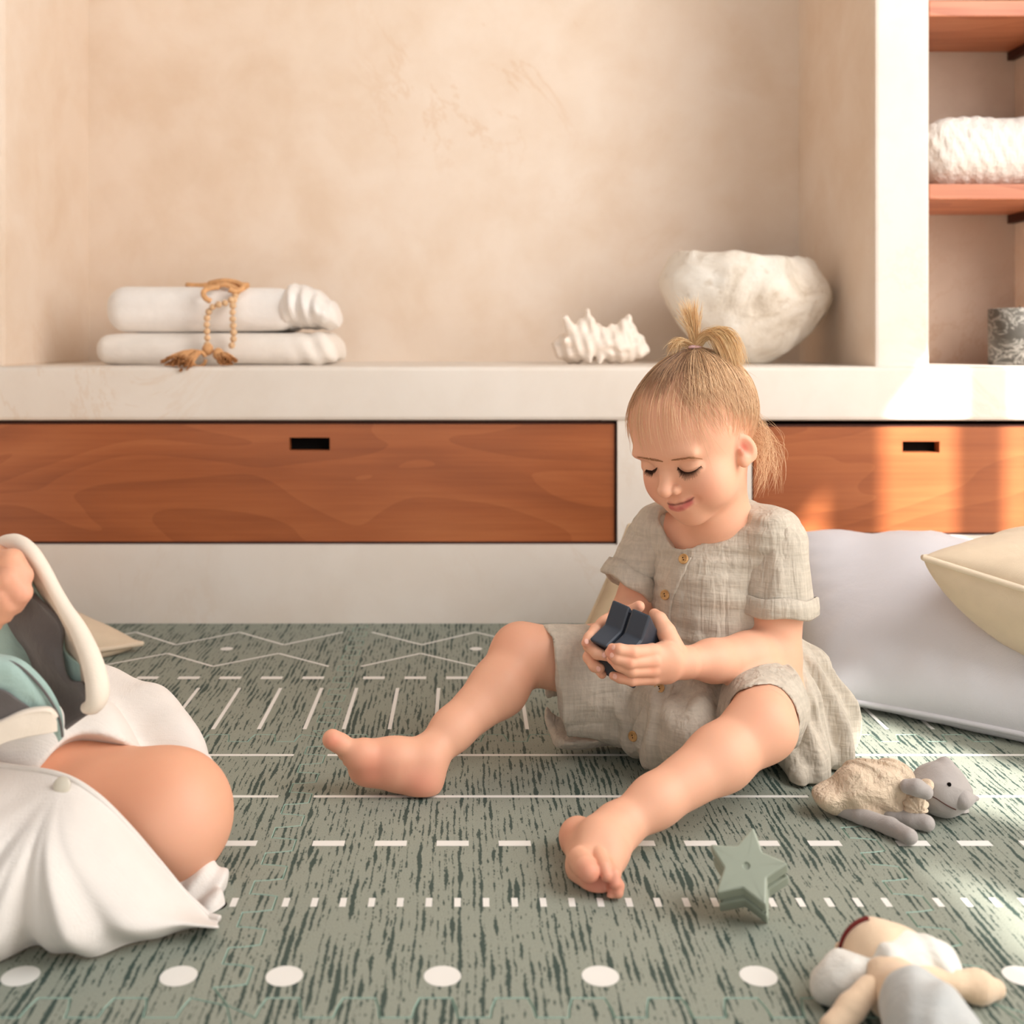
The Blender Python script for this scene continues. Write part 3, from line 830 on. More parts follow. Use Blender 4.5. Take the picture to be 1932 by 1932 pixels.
# head frame: l = towards her left, f = towards the face, u = towards the crown
def head_rot(y, p, r):
    y, p, r = map(math.radians, (y, p, r)); c, s = math.cos, math.sin
    base = np.array([[1, 0, 0], [0, -1, 0], [0, 0, 1]]).T
    Rp = np.array([[1, 0, 0], [0, c(p), s(p)], [0, -s(p), c(p)]]); Rr = np.array([[c(r), 0, s(r)], [0, 1, 0], [-s(r), 0, c(r)]])
    Rz = np.array([[c(y), -s(y), 0], [s(y), c(y), 0], [0, 0, 1]])
    return Rz @ base @ Rp @ Rr
HR = head_rot(-47, 19, -5); HT = np.array((.2865, 1.40, .3885)); HS = 1.0
def H(l, f, u): return HT+HR @ (np.array((l, f, u))*HS)
def HL(v): return (np.asarray(v)-HT) @ HR/HS
def er(*r): return np.array(r)*HS
B = Sdf()
def add_head(B):
    B.ell(H(0, -.010, .038), er(.067, .084, .075), HR, .02)
    B.ell(H(0, .028, .034), er(.059, .049, .054), HR, .03)
    B.ell(H(0, .024, -.026), er(.054, .050, .052), HR, .025)
    for s in (-1, 1):
        B.ell(H(s*.033, .045, -.030), er(.023, .022, .026), HR, .02)
        B.ell(H(s*.024, .070, .018), er(.022, .007, .006), HR, .014)
        B.ell(H(s*.031, .080, .000), er(.014, .010, .011), HR, .010, sub=True)
        B.ell(H(s*.030, .0590, -.001), er(.0155, .0140, .0125), HR, .003)
    B.ell(H(0, .050, -.067), er(.020, .018, .015), HR, .016)
    B.ell(H(0, .060, -.047), er(.024, .017, .017), HR, .014)
    B.chain([H(0, .071, .008), H(0, .0768, -.008), H(0, .0862, -.0222)], er(.0060, .0054, .0088), .008)
    for s in (-1, 1): B.ell(H(s*.0102, .0785, -.0246), er(.0060, .0070, .0058), HR, .0028)
    # ears
    for s in (-1, 1):
        E = HR @ rotm(-0.30, 0, s*.55)
        B.ell(H(s*.0665, .004, -.003), er(.0055, .0130, .0195), E, .004)
        B.ell(H(s*.0715, .0085, -.001), er(.0050, .0082, .0128), E, .002, sub=True)
        B.ell(H(s*.0672, .0015, .000), er(.0030, .0040, .0100), E, .003)
        B.ell(H(s*.064, .010, -.017), er(.006, .007, .008), HR, .006)
        B.ell(H(s*.0665, .013, -.004), er(.003, .0028, .004), HR, .003)
    # neck
    B.chain([H(0, -.012, -.035), (.313, 1.425, .295), (.327, 1.447, .262)], (.040, .036, .045), .018)
add_head(B)
FACE = Sdf(); FACE.pr = list(B.pr)
fp = lambda x, y: hit(FACE, x, y, 1.25, 1.5)
mouth = [fp(*q) for q in ((1261, 950), (1271, 952), (1287, 949), (1300, 944.5), (1309, 940))]
lipn = grad(FACE, np.array(mouth))
mo = np.array(mouth)
lower = [fp(*q) for q in ((1266, 957), (1277, 959), (1290, 956), (1302, 947))]
upper = [fp(*q) for q in ((1263, 947.5), (1274, 946.5), (1288, 944), (1305, 939))]
B.chain([a-n*.0020 for a, n in zip(lower, grad(FACE, np.array(lower)))], (.0026, .0040, .0036, .0020), .0035)
B.chain([a-n*.0014 for a, n in zip(upper, grad(FACE, np.array(upper)))], (.0024, .0034, .0032, .0020), .003)
B.chain(list(mo+lipn*.0030), (.0010, .0016, .0016, .0014, .0012), .0022, sub=True)
dm = fp(1314, 942); B.ell(dm+grad(FACE, dm)[0]*.002, (.0032,)*3, None, .006, sub=True)
lidl = [fp(*q) for q in ((1279, 881), (1285, 887), (1293, 891), (1303, 891), (1313, 887), (1323, 879))]
lidr = [fp(*q) for q in ((1240, 882), (1233, 887), (1226, 888), (1219, 886))]
B.chain(list(np.array(lidl)+grad(FACE, np.array(lidl))*.0008), (.0012, .0016, .0018, .0018, .0016, .001), .002, sub=True)

# torso under the dress
TL = np.array((.669, -.743, 0)); TD = np.array((-.743, -.669, 0)); TR = np.stack([TL, TD, (0, 0, 1)], 1)
LSH = P(1468, 1024, 1.395); RSH = P(1246, 1004, 1.49)
B.cone(LSH, RSH, .030, .030, .02)
B.ell((.322, 1.450, .215), (.070, .062, .080), TR, .02)
B.ell((.352, 1.475, .10), (.075, .070, .07), TR, .02)
# arms
LEL = P(1462, 1240, 1.375); LWR = P(1291, 1250, 1.302)
B.chain([LSH, LSH*.5+LEL*.5, LEL], (.031, .032, .030), .012)
B.chain([LEL, LEL*.72+LWR*.28, LEL*.3+LWR*.7, LWR], (.030, .0305, .0235, .0172), .010)
REL = P(1190, 1172, 1.470); RWR = P(1156, 1184, 1.362)
B.chain([RSH, REL], (.030, .028), .012)
B.chain([REL, RWR], (.027, .0165), .012)
# left hand
KF = .0022
def fingers(S, L):
    for pts, rad in L: S.chain([P(*q) for q in pts], rad, KF)
lpalm = P(1256, 1250, 1.288)
B.ell(lpalm, (.020, .012, .024), basis((1, -.35, 0), (0, 0, 1)) @ np.eye(3), .008)
for x, y, yy, r in ((1230, 1229, 1.280, .0088), (1231, 1246, 1.276, .0090), (1230, 1263, 1.278, .0088), (1231, 1279, 1.283, .0080)):
    B.cone(LWR, P(x, y, yy), .0155, r, .006)
fingers(B, [
    ([(1232, 1229, 1.279), (1193, 1231, 1.263), (1169, 1226, 1.261), (1155, 1223, 1.267)], (.0086, .0079, .0068, .0054)),
    ([(1232, 1246, 1.275), (1188, 1249, 1.262), (1164, 1241, 1.262), (1150, 1231, 1.269)], (.0086, .0078, .0068, .0054)),
    ([(1231, 1263, 1.277), (1192, 1265, 1.266), (1168, 1255, 1.267), (1153, 1243, 1.273)], (.0084, .0076, .0066, .0052)),
    ([(1231, 1279, 1.282), (1192, 1283, 1.274), (1170, 1279, 1.275), (1157, 1275, 1.278)], (.0076, .0066, .0058, .0048)),
    ([(1272, 1228, 1.297), (1257, 1192, 1.300), (1244, 1169, 1.309), (1235, 1159, 1.321)], (.0135, .0108, .0088, .0066))])
# right hand
rpalm = P(1139, 1196, 1.350)
B.ell(rpalm, (.020, .024, .011), SB @ np.eye(3), .008)
for q, r in (((1142, 1180, 1.340), .0085), ((1130, 1192, 1.338), .0085), ((1128, 1206, 1.340), .008), ((1130, 1218, 1.344), .0075)):
    B.cone(RWR, P(*q), .0145, r, .006)
fingers(B, [
    ([(1144, 1178, 1.340), (1124, 1190, 1.318), (1112, 1204, 1.305), (1106, 1213, 1.300)], (.0084, .0074, .0066, .0056)),
    ([(1130, 1194, 1.336), (1113, 1219, 1.306), (1127, 1233, 1.290), (1145, 1238, 1.285)], (.0084, .0076, .0068, .0056)),
    ([(1128, 1206, 1.338), (1112, 1240, 1.312), (1122, 1257, 1.298), (1132, 1261, 1.294)], (.0082, .0074, .0066, .0056)),
    ([(1132, 1218, 1.342), (1124, 1256, 1.326), (1136, 1272, 1.312)], (.0072, .0062, .0052)),
    ([(1165, 1172, 1.360), (1190, 1156, 1.352), (1206, 1144, 1.345)], (.0115, .0086, .0066))])
# legs
RHI = np.array((.312, 1.478, .085)); RKN = P(986, 1234, 1.43); RAN = P(806, 1428, 1.315)
B.chain([RHI, RHI*.45+RKN*.55, RKN], (.058, .047, .036), .016)
kn = RKN+np.array((-.006, -.004, .004)); B.ell(kn, (.030, .030, .031), None, .014)
B.chain([RKN, RKN*.68+RAN*.32+np.array((.006, 0, -.003)), RKN*.25+RAN*.75, RAN], (.034, .0335, .0235, .0205), .014)
B.ell(P(797, 1467, 1.305), (.025, .022, .0225), None, .016)
B.chain([RAN, P(745, 1432, 1.305), P(690, 1424, 1.298)], (.021, .022, .018), .014)
B.chain([P(795, 1474, 1.305), P(740, 1455, 1.305), P(690, 1443, 1.304)], (.019, .0185, .020), .012)
B.ell(P(676, 1425, 1.288), (.017, .013, .016), None, .012)
B.ell(P(695, 1458, 1.300), (.017, .013, .013), None, .012)
B.chain([P(664, 1414, 1.290), P(642, 1403, 1.288), P(627, 1395, 1.286)], (.0105, .0105, .0112), .005)
for i, (x, y) in enumerate(((641, 1413), (648, 1424), (656, 1436), (664, 1447))):
    B.chain([P(674, 1425+i*9, 1.305), P(x, y, 1.312+.003*i)], (.008, .0066-.0004*i), .004)
LHI = np.array((.380, 1.435, .085)); LKN = P(1436, 1371, 1.238); LAN = P(1163, 1563, 1.140)
B.chain([LHI, LHI*.45+LKN*.55, LKN], (.052, .042, .034), .016)
B.ell(LKN+np.array((.001, -.002, .001)), (.034, .032, .0335), None, .014)
B.chain([LKN, LKN*.70+LAN*.30+np.array((.0, .0, -.003)), LKN*.25+LAN*.75, LAN], (.033, .0325, .024, .0205), .014)
B.ell(P(1092, 1579, 1.152), (.020, .022, .0195), None, .014)
B.chain([LAN, P(1132, 1590, 1.118), P(1108, 1622, 1.092)], (.0205, .0225, .0160), .014)
B.chain([LAN, P(1148, 1610, 1.108), P(1150, 1645, 1.080)], (.019, .0165, .0115), .012)
B.chain([P(1094, 1590, 1.140), P(1102, 1636, 1.098), P(1116, 1660, 1.081)], (.016, .0155, .0125), .010)
B.ell(P(1130, 1675, 1.074), (.012, .010, .0085), None, .006)
for pts, rad in (([(1094, 1622, 1.085), (1104, 1636, 1.068), (1111, 1645, 1.061)], (.0120, .0112, .0100)),
                 ([(1130, 1612, 1.085), (1140, 1636, 1.064), (1145, 1652, 1.058)], (.0072, .0064, .0058)),
                 ([(1147, 1630, 1.082), (1158, 1650, 1.061), (1161, 1667, 1.056)], (.0070, .0062, .0056)),
                 ([(1154, 1650, 1.078), (1166, 1671, 1.059), (1166, 1684, 1.056)], (.0066, .0058, .0052)),
                 ([(1150, 1664, 1.073), (1158, 1682, 1.060), (1154, 1690, 1.058)], (.0058, .0052, .0046))):
    B.chain([P(*q) for q in pts], rad, .0017)
body = B.mesh('child_body', .00118)
vz = np.empty(len(body.vertices)*3, np.float32); body.vertices.foreach_get('co', vz); vz = vz.reshape(-1, 3)
vz[:, 2] = np.where(vz[:, 2] < .004, .0004+np.maximum(vz[:, 2]+.012, 0)*.2, vz[:, 2]); vz[:, 2] = np.maximum(vz[:, 2], .0004)
body.vertices.foreach_set('co', vz.ravel()); body.update()

# where the hair starts: angle-dependent hairline in the head frame
PONY = P(1311, 657, 1.405)
pl = HL(PONY); pdir = pl/np.linalg.norm(pl)
def hairline(v):
    "signed amount in the head frame, > 0 on the hairy part of the scalp"
    q = HL(v); l, f, u = q[:, 0], q[:, 1], q[:, 2]
    return u-.72*f-.035+.006*np.sin(l*160+1)
cols = [
    (lambda v: np.clip(hairline(v)/.035+.15, 0, 1)*(np.linalg.norm(v-HT, axis=1) < .125)*(HL(v)[:, 2] > -.04), (190, 140, 112), .7),
    (spot(H(.036, .058, -.030), .017), (232, 142, 118), .45), (spot(H(-.036, .058, -.030), .017), (232, 142, 118), .45),
    (spot(H(0, .088, -.026), .007), (230, 150, 125), .4),
    (spot(H(.068, .008, -.001), .008), (214, 96, 80), .75), (spot(H(-.068, .008, -.001), .008), (222, 112, 90), .6),
    (near_line(lower, .0044), (196, 98, 96), .9), (near_line(upper, .0019), (208, 124, 112), .55), (near_line(mouth, .0017), (104, 44, 44), .85),
    (spot(P(700, 1455, 1.285), .03), (216, 122, 100), .55), (spot(P(795, 1480, 1.285), .024), (222, 130, 108), .5), (spot(P(628, 1400, 1.275), .012), (222, 130, 105), .6),
    (spot(P(1120, 1672, 1.06), .018), (210, 110, 92), .6), (spot(P(1112, 1645, 1.06), .010), (226, 130, 110), .5), (spot(P(1160, 1670, 1.055), .012), (226, 130, 110), .5),
    (spot(P(1080, 1580, 1.14), .015), (214, 128, 104), .5), (spot(LKN+np.array((0, -.03, .01)), .022), (234, 160, 130), .35),
    (spot(RKN+np.array((-.02, -.02, .02)), .022), (230, 150, 120), .3)]
for q in ((1205, 1139, 1.335), (1106, 1213, 1.292), (1153, 1224, 1.26), (1150, 1231, 1.262), (1153, 1243, 1.266), (1157, 1275, 1.27)):
    cols.append((spot(P(*q), .006), (232, 140, 118), .55))
for x, y, yy in ((1230, 1229, 1.27), (1231, 1246, 1.266), (1230, 1263, 1.268), (1193, 1231, 1.255), (1188, 1249, 1.254)):
    cols.append((spot(P(x, y, yy), .005), (234, 152, 122), .4))
SKIN = (232, 177, 147)
colours(body, SKIN, cols)
link('body', body, M['skin'], child)

# nails on the visible fingers
M['nail'] = m_plain('nail', (240, 186, 168), .3, .5, .02)
nails = []
for px, py, y in ((1157, 1221, 1.2), (1154, 1236, 1.2), (1160, 1276, 1.2), (1140, 1236, 1.2), (1129, 1262, 1.2), (1101+6, 1210, 1.2)):
    c = hit(B, px, py, y, 1.4); g_ = grad(B, c)[0]
    nails.append(sphere_vf(c-g_*.0003, (.0030, .0034, .0008), 10, 6, basis((1, 0, .3), g_)))
link('fingernails', mesh_np('nails', *join_vf(nails)), M['nail'], child)

# eyelashes and brows: short tapered hairs rooted on the face
M['lash'] = m_plain('lash', (58, 36, 26), .6, .2, .05)
M['brow'] = m_plain('brow', (164, 116, 82), .7, .2, .1)
for line, nl, ctr_ in ((lidl, 64, .42), (lidr, 46, .55)):
    lash = []
    q = catmull(line, nl); gq = grad(FACE, q)
    lash.append(tube(q+gq*.0002, np.interp(np.linspace(0, 1, nl), [0, .3, .75, 1], [.0002, .00055, .0006, .0002]), 6))
    for i in range(nl):
        t = i/(nl-1); out = gq[i]; tang = q[min(i+1, nl-1)]-q[max(i-1, 0)]; tang /= np.linalg.norm(tang)+1e-9
        ln = (.0040+.0030*math.sin(PI*t))*random.uniform(.7, 1.1)
        dn = np.array((0, 0, -1.0)); fan = (t-ctr_)*1.1
        a = q[i]; b = a+ln*.5*(out*.40+dn*.85+tang*fan*.5); c = a+ln*(out*.62+dn*.95+tang*fan*.9)
        lash.append(tube([a, b, c], [.00024, .00019, .00006], 4))
    link('eyelashes', mesh_np('lash', *join_vf(lash)), M['lash'], child)
for line, nb in ((((1266, 868), (1275, 866.5), (1290, 864), (1305, 863), (1322, 865)), 70), (((1252, 871), (1240, 868), (1222, 865), (1204, 862)), 55)):
    brow = []
    q = np.array([fp(x, y) for x, y in catmull(np.array(line), nb)])
    gq = grad(FACE, q)
    for i in range(2, nb-2):
        for k in range(3):
            tang = q[i+2]-q[i-2]; tang /= np.linalg.norm(tang)+1e-9
            a = q[i]+np.array((0, 0, random.uniform(-.0014, .0014)*math.sin(PI*(i+6)/(nb+8))))
            a = a+gq[i]*.0002; b = a+tang*.0036+gq[i]*.0004+np.array((0, 0, random.uniform(-.0002, .0006)))
            brow.append(tube([a, (a+b)/2+gq[i]*.0003, b], [.00018, .00018, .00006], 4))
    link('eyebrow', mesh_np('brow', *join_vf(brow)), M['brow'], child)
# ---- hair
def strands(name, K, rad, cols, mat, parent):
    "K is (k,n,3), rad is (n,), cols is (k,3): thin three-sided hairs in one mesh"
    k, n = K.shape[:2]
    t = np.gradient(K, axis=1); t /= np.linalg.norm(t, axis=2, keepdims=True)+1e-12
    ref = np.array((.31, .52, .79)); a = np.cross(t, ref); a /= np.linalg.norm(a, axis=2, keepdims=True)+1e-12
    b = np.cross(t, a); r = np.asarray(rad)[None, :, None]
    V = np.stack([K+r*(math.cos(q)*a+math.sin(q)*b) for q in (0, 2*PI/3, 4*PI/3)], 2)
    V = V.reshape(-1, 3)
    i = (np.arange(k)[:, None]*n+np.arange(n-1)[None]).ravel()*3
    F = np.concatenate([np.stack([i+j, i+(j+1) % 3, i+3+(j+1) % 3, i+3+j], 1) for j in range(3)])
    me = mesh_np(name, V, F)
    at = me.attributes.new('col', 'FLOAT_COLOR', 'POINT')
    c = np.repeat(np.hstack([cols, np.ones((k, 1))]), n*3, axis=0).astype(np.float32)
    at.data.foreach_set('color', c.ravel())
    return link(name, me, mat, parent)
n = NT('hair'); a = n.n('ShaderNodeVertexColor', layer_name='col')
n.base(a.outputs[0]).rough(.42, .5); n.b.inputs['Subsurface Weight'].default_value = .0
M['hair'] = n.m
def surf_radius(D):
    lo = np.full(len(D), .04); hi = np.full(len(D), .14)
    for _ in range(14):
        m = (lo+hi)/2; d = FACE(C0+D*m[:, None]); lo = np.where(d < 0, m, lo); hi = np.where(d < 0, hi, m)
    return (lo+hi)/2
C0 = H(0, 0, .025)
pony = PONY-C0; pdw = pony/np.linalg.norm(pony)
def scalp_paths(k, sel, lift, reach=(0, 1), nseg=13):
    out = []; hl = []
    while len(out) < k:
        d = rng.normal(size=(4000, 3)); d /= np.linalg.norm(d, axis=1)[:, None]
        r = surf_radius(d); v = C0+d*r[:, None]; h = hairline(v)
        ok = sel(v, h) & ((d*pdw).sum(1) < .985)
        for q, hh in zip(d[ok], h[ok]): out.append(q); hl.append(hh)
    d = np.array(out[:k]); t = np.linspace(reach[0], reach[1], nseg)[None, :, None]
    w = np.arccos(np.clip((d*pdw).sum(1), -1, 1))[:, None, None]
    S_ = (np.sin((1-t)*w)*d[:, None]+np.sin(t*w)*pdw)/np.sin(w)
    # each lock keeps a slight sideways drift
    S_ = S_+(rng.normal(size=(k, 1, 3))*.05)*np.sin(t*PI)
    S_ /= np.linalg.norm(S_, axis=2, keepdims=True)
    R_ = surf_radius(S_.reshape(-1, 3)).reshape(k, nseg)
    L = lift*(.25+rng.random((k, 1)))*np.sin(np.clip(t[..., 0], 0.02, 1)*PI*.5)**.7+.0005
    pts = C0+S_*(R_+L)[..., None]
    j = np.clip((t-.75)/.25, 0, 1)**2
    return pts*(1-j)+(PONY+rng.normal(size=(k, 1, 3))*.002)*j, np.array(hl[:k])
def hcol(k, dark, light, bias=.5):
    m = np.clip(rng.normal(bias, .28, (k, 1)), 0, 1)
    return np.array(s2l(dark))*(1-m)+np.array(s2l(light))*m
taper = lambda n, r, a=.35: r*np.minimum(1, np.minimum(np.linspace(a, 3, n), np.linspace(2.6, .35, n)))
p1_, h1 = scalp_paths(1300, lambda v, h: (h > -.004) & (h < .014), .0020)
p2_, h2 = scalp_paths(3600, lambda v, h: h > .026, .0022)
p3_, h3 = scalp_paths(700, lambda v, h: (h > -.040) & (h < -.004) & (HL(v)[:, 2] > -.012) & (HL(v)[:, 1] < .06), .003)
K = np.concatenate([p1_, p2_, p3_])
hair = strands('hair', K, taper(13, .00020), np.concatenate([hcol(1300, (150, 108, 78), (222, 178, 136), .5), hcol(3600, (84, 58, 40), (158, 116, 82), .4), hcol(700, (204, 158, 116), (246, 210, 168), .6)]), M['hair'], child)
# fine wisps hanging from the crown down over the temples
st = []
while len(st) < 420:
    l = random.choice((-1, 1, 1))*random.uniform(.018, .066); f0 = random.uniform(-.05, .055); u0 = random.uniform(.062, .098)
    u1 = u0-random.uniform(.025, .062); f1 = f0+random.uniform(-.014, .002)
    t = np.linspace(0, 1, 12)
    q = np.stack([l*(1+.35*t), f0+(f1-f0)*t**1.4+.004*np.sin(t*PI)*random.uniform(-1, 1), u0+(u1-u0)*t], 1)
    d = q @ HR.T+HT-C0; d /= np.linalg.norm(d, axis=1)[:, None]
    st.append(C0+d*(surf_radius(d)+.0010+.0028*random.random()*np.sin(t*PI*.9)+.0015*t*random.random())[:, None])
strands('side_wisps', np.array(st), taper(12, .00016), hcol(420, (196, 148, 110), (246, 212, 172), .55), M['hair'], hair)
# loose fringe over the brow
kf = 160; st = []
for i in range(kf):
    l0 = random.uniform(-.050, .056)
    q = np.array((l0, .0, .0)); t = np.linspace(0, 1, 12)
    side = random.uniform(.2, 1.0)
    end_l = l0*1.02+.016*side*random.random()-.002; u0 = random.uniform(.084, .104); u1 = random.triangular(.012, .075, .04)
    dirs = []
    for tt in t:
        l = l0+(end_l-l0)*tt; u = u0+(u1-u0)*tt
        f = .085*math.sqrt(max(.08, 1-(l/.070)**2-((u-.03)/.078)**2*.8))
        dirs.append(HR @ (np.array((l, f, u)))+HT-C0)
    d = np.array(dirs); d /= np.linalg.norm(d, axis=1)[:, None]
    r = surf_radius(d)+.0008+.0030*np.sin(t*PI*.8)*random.random()+.004*(t**3)*random.random()
    st.append(C0+d*r[:, None])
strands('fringe', np.array(st), taper(12, .00015), hcol(kf, (206, 156, 112), (248, 212, 170), .65), M['hair'], hair)
# ponytail on top: a fan that rises and falls over to her left
kp = 1000; st = []
ref_u = np.array((0, 0, 1.0)); rgt = np.array((1.0, 0, 0))
for i in range(kp):
    g_ = random.random()
    if g_ < .30:      # wispy upright ends
        e = np.array((random.uniform(-.020, .006), random.uniform(-.012, .012), random.uniform(.035, .062)))
        c1 = np.array((e[0]*.2, e[1]*.2, e[2]*.55))
    elif g_ < .42:    # short hairs to the far side
        e = np.array((random.uniform(-.032, -.024), random.uniform(-.012, .012), random.uniform(-.012, .002))); c1 = np.array((-.018, 0, random.uniform(.010, .018)))
    else:             # the main fall
        q = random.random()
        e = np.array((.030+.026*q, -.036+.030*random.random(), -.034+.012*random.random()+.012*q)); c1 = np.array((.010+.026*q, -.020+.016*random.random(), .034+.010*q))
    t = np.linspace(0, 1, 14)[:, None]; j = rng.normal(size=3)*.0022
    st.append(PONY+(1-t)**2*j+2*t*(1-t)*(c1*1.25+j)+t*t*(e+j*1.5))
tail = strands('ponytail', np.array(st), taper(14, .00022, .9), hcol(kp, (212, 158, 102), (255, 226, 176), .6), M['hair'], hair)
M['band'] = m_plain('band_pink', (240, 196, 196), .5)
tn = pdw; ax = np.cross(tn, (0, 1, 0)); ax /= np.linalg.norm(ax); ay = np.cross(tn, ax)
link('hair_tie', mesh_np('tie', *tube([PONY+.0065*(math.cos(q)*ax+math.sin(q)*ay)+tn*.001 for q in np.linspace(0, 2*PI, 28)], .0022, 8)), M['band'], hair)
# loose hair at the nape and stray hairs
st = []
for i in range(170):
    a = H(.058+random.uniform(-.025, .006), -.030+random.uniform(-.045, .010), random.uniform(-.030, .022))
    d = a-C0; d /= np.linalg.norm(d); a = C0+d*(surf_radius(d[None])[0]-.001)
    q = random.random()
    e = P(1408+66*q+random.uniform(-8, 12), 850+96*random.random()-16*q, a[1]-.005+random.uniform(-.02, .02))
    if a[0] > e[0]: e[0] = a[0]+.004*random.random()
    m = (a+e)/2+np.array((.012+.022*random.random(), 0, .010*random.random()))
    t = np.linspace(0, 1, 12)[:, None]
    st.append((1-t)**2*a+2*t*(1-t)*m+t*t*e+np.sin(t*5+i)*.0004)
strands('nape_hair', np.array(st), taper(12, .00016, .9), hcol(170, (214, 164, 118), (252, 218, 176), .6), M['hair'], hair)
st = []
for i in range(60):
    d = rng.normal(size=3); d = d*.45+pdw+.4*HR[:, 0]*random.uniform(-1, 1); d /= np.linalg.norm(d)
    a = C0+d*surf_radius(d[None])[0]; g_ = rng.normal(size=3); g_ -= d*g_.dot(d); g_ /= np.linalg.norm(g_)
    ln = random.uniform(.012, .04); t = np.linspace(0, 1, 10)[:, None]
    st.append(a+t*g_*ln+d*(t*(1-t*.6))*ln*random.uniform(.2, .6))
strands('stray_hairs', np.array(st), taper(10, .00013, .9), hcol(60, (190, 140, 96), (246, 214, 168), .7), M['hair'], hair)

# ---- dress
M['gauze'] = m_cloth('gauze_oat', (196, 184, 164), 1200, 26, .75, .07, .12, .9, .55)
n = NT('gauze_oat'); c = s2l((199, 188, 172)); v = n.coord()
th = n.noise(n.coord((1, 1, .16)), 210, 2, .5, .3); tv = n.noise(n.coord((.16, .16, 1)), 230, 2, .5, .3)
f = n.noise(v, 20, 4)
col = n.ramp(f, [(.3, tuple(x*.93 for x in c)), (.7, tuple(min(1, x*1.06) for x in c))])
col = n.mix(n.ramp(n.math('MULTIPLY', n.math('ADD', th, tv), .5), [(.40, (.35, .35, .35)), (.60, (0, 0, 0))]), col, tuple(x*.62 for x in c))
k1 = n.noise(n.coord((1, 1, .10)), 85, 2, .55, .5); k2 = n.noise(n.coord((.12, .12, 1)), 70, 2, .5, .4)
hh = n.math('ADD', n.math('MULTIPLY', k1, .8), n.math('MULTIPLY', k2, .45))
hh = n.math('ADD', hh, n.math('MULTIPLY', n.noise(v, 24, 3, .5, .6), .9))
hh = n.math('ADD', hh, n.math('MULTIPLY', n.math('ADD', th, tv), .22))
n.base(col).rough(.92, .15).bump(hh, .55, .008); n.b.inputs['Sheen Weight'].default_value = .12
M['gauze'] = n.m
dress = empty('dress', (.345, 1.46, .0), None, None); del dress
D = Sdf()
D.cone(LSH+np.array((-.010, .006, .002)), RSH+np.array((.006, -.006, .002)), .0375, .0375, .02)
D.ell((.317, 1.450, .205), (.083, .079, .092), TR, .025)
D.cone(P(1412, 974, 1.455), LSH+np.array((-.004, .006, .006)), .022, .035, .02)
D.cone(P(1300, 972, 1.495), RSH, .026, .034, .02)
D.ell((.328, 1.454, .125), (.094, .100, .080), TR, .03)
D.ell((.352, 1.478, .075), (.100, .095, .050), TR, .025)
# neck opening
nk = P(1332, 962, 1.40); nrm_n = np.array((-.30, -.34, .85))
NB = basis(TL, nrm_n)
D.ell(nk, (.060, .050, .036), NB, .004, sub=True)
D.ell(P(1284, 1006, 1.345), (.047, .046, .036), NB, .004, sub=True)
D0 = Sdf(); D0.pr = list(D.pr)
cut_ = [hit(D0, x_, y_, 1.15, 1.55, 400) for x_, y_ in catmull(np.array(((1264., 968), (1269, 990), (1279, 1011), (1298, 1015), (1322, 1008), (1348, 996), (1372, 980))), 34)]
cg_ = grad(D0, np.array(cut_), .010); cg_ = np.stack([np.convolve(np.pad(cg_[:, k], 4, 'edge'), np.ones(9)/9, 'valid') for k in range(3)], 1)
for q_, gq_ in zip(cut_, cg_):
    D.cone(q_+gq_*.012, q_-gq_*.020, .0135, .0135, .002, sub=True)
def folds_b(p):
    z = p[:, 2]; a = np.arctan2(p[:, 1]-1.46, p[:, 0]-.34)
    low = np.clip((.20-z)/.08, 0, 1)
    return .0016*pnoise(p, 16, 31)+.0016*low*np.sin(a*26+pnoise(p, 8, 2)*2.5)*.9+.0008*np.sin(z*330+4*pnoise(p, 6, 7))
bodice = D.mesh('bodice', .0022, (folds_b, .006))
dr = link('dress', bodice, M['gauze'], child)
# sleeves with rolled cuffs
LCE = P(1467, 1158, 1.386); RCE = P(1183, 1108, 1.475)
def sleeve(sh, ce, r0, r1, rc, seed):
    ax = (ce-sh)/np.linalg.norm(ce-sh)
    S = Sdf(); S.cone(sh, ce-ax*.006, r0, r1, .01)
    S.cone(ce+ax*.022, ce+ax*.06, rc*.80, rc*.90, .004, sub=True)
    pl_ = lambda p: ((p-(ce-ax*.004)) @ ax)*-1.0
    S.fn(pl_, ce, .3, .002, sub=True)
    f = lambda p: .0022*pnoise(p, 20, seed)+.0012*np.sin((p @ np.cross(ax, (0, 1, .3)))*210+2*pnoise(p, 9, seed))
    o = link('sleeve', S.mesh('sleeve', .002, (f, .005)), M['gauze'], dr)
    # cuff: a short turned-up band
    b = basis(np.cross(ax, (0, 1, 0)), ax); N = 64; V = []; prof = [(-.022, .0005), (-.021, .0030), (-.010, .0042), (-.001, .0040), (.0015, .002), (.001, -.0010), (-.004, -.0022), (-.020, -.0022)]
    an = np.arange(N)*2*PI/N; wob = .0012*np.sin(an*3+seed)+.0007*np.sin(an*7+2*seed)
    rows = [ce+(rc+d)*(np.cos(an)[:, None]*b[:, 0]+np.sin(an)[:, None]*b[:, 1])*(1+wob[:, None]/rc)+ax*(z+.0015*np.sin(an*5+seed))[:, None] for z, d in prof]
    V = np.concatenate(rows); F = [(i*N+j, i*N+(j+1) % N, (i+1)*N+(j+1) % N, (i+1)*N+j) for i in range(len(prof)-1) for j in range(N)]
    link('cuff', mesh_np('cuff', V, F), M['gauze'], dr)
sleeve(LSH+np.array((0, 0, -.002)), LCE, .0375, .0440, .0450, 3)
sleeve(RSH+np.array((0, 0, -.002)), RCE, .0365, .0345, .0350, 5)
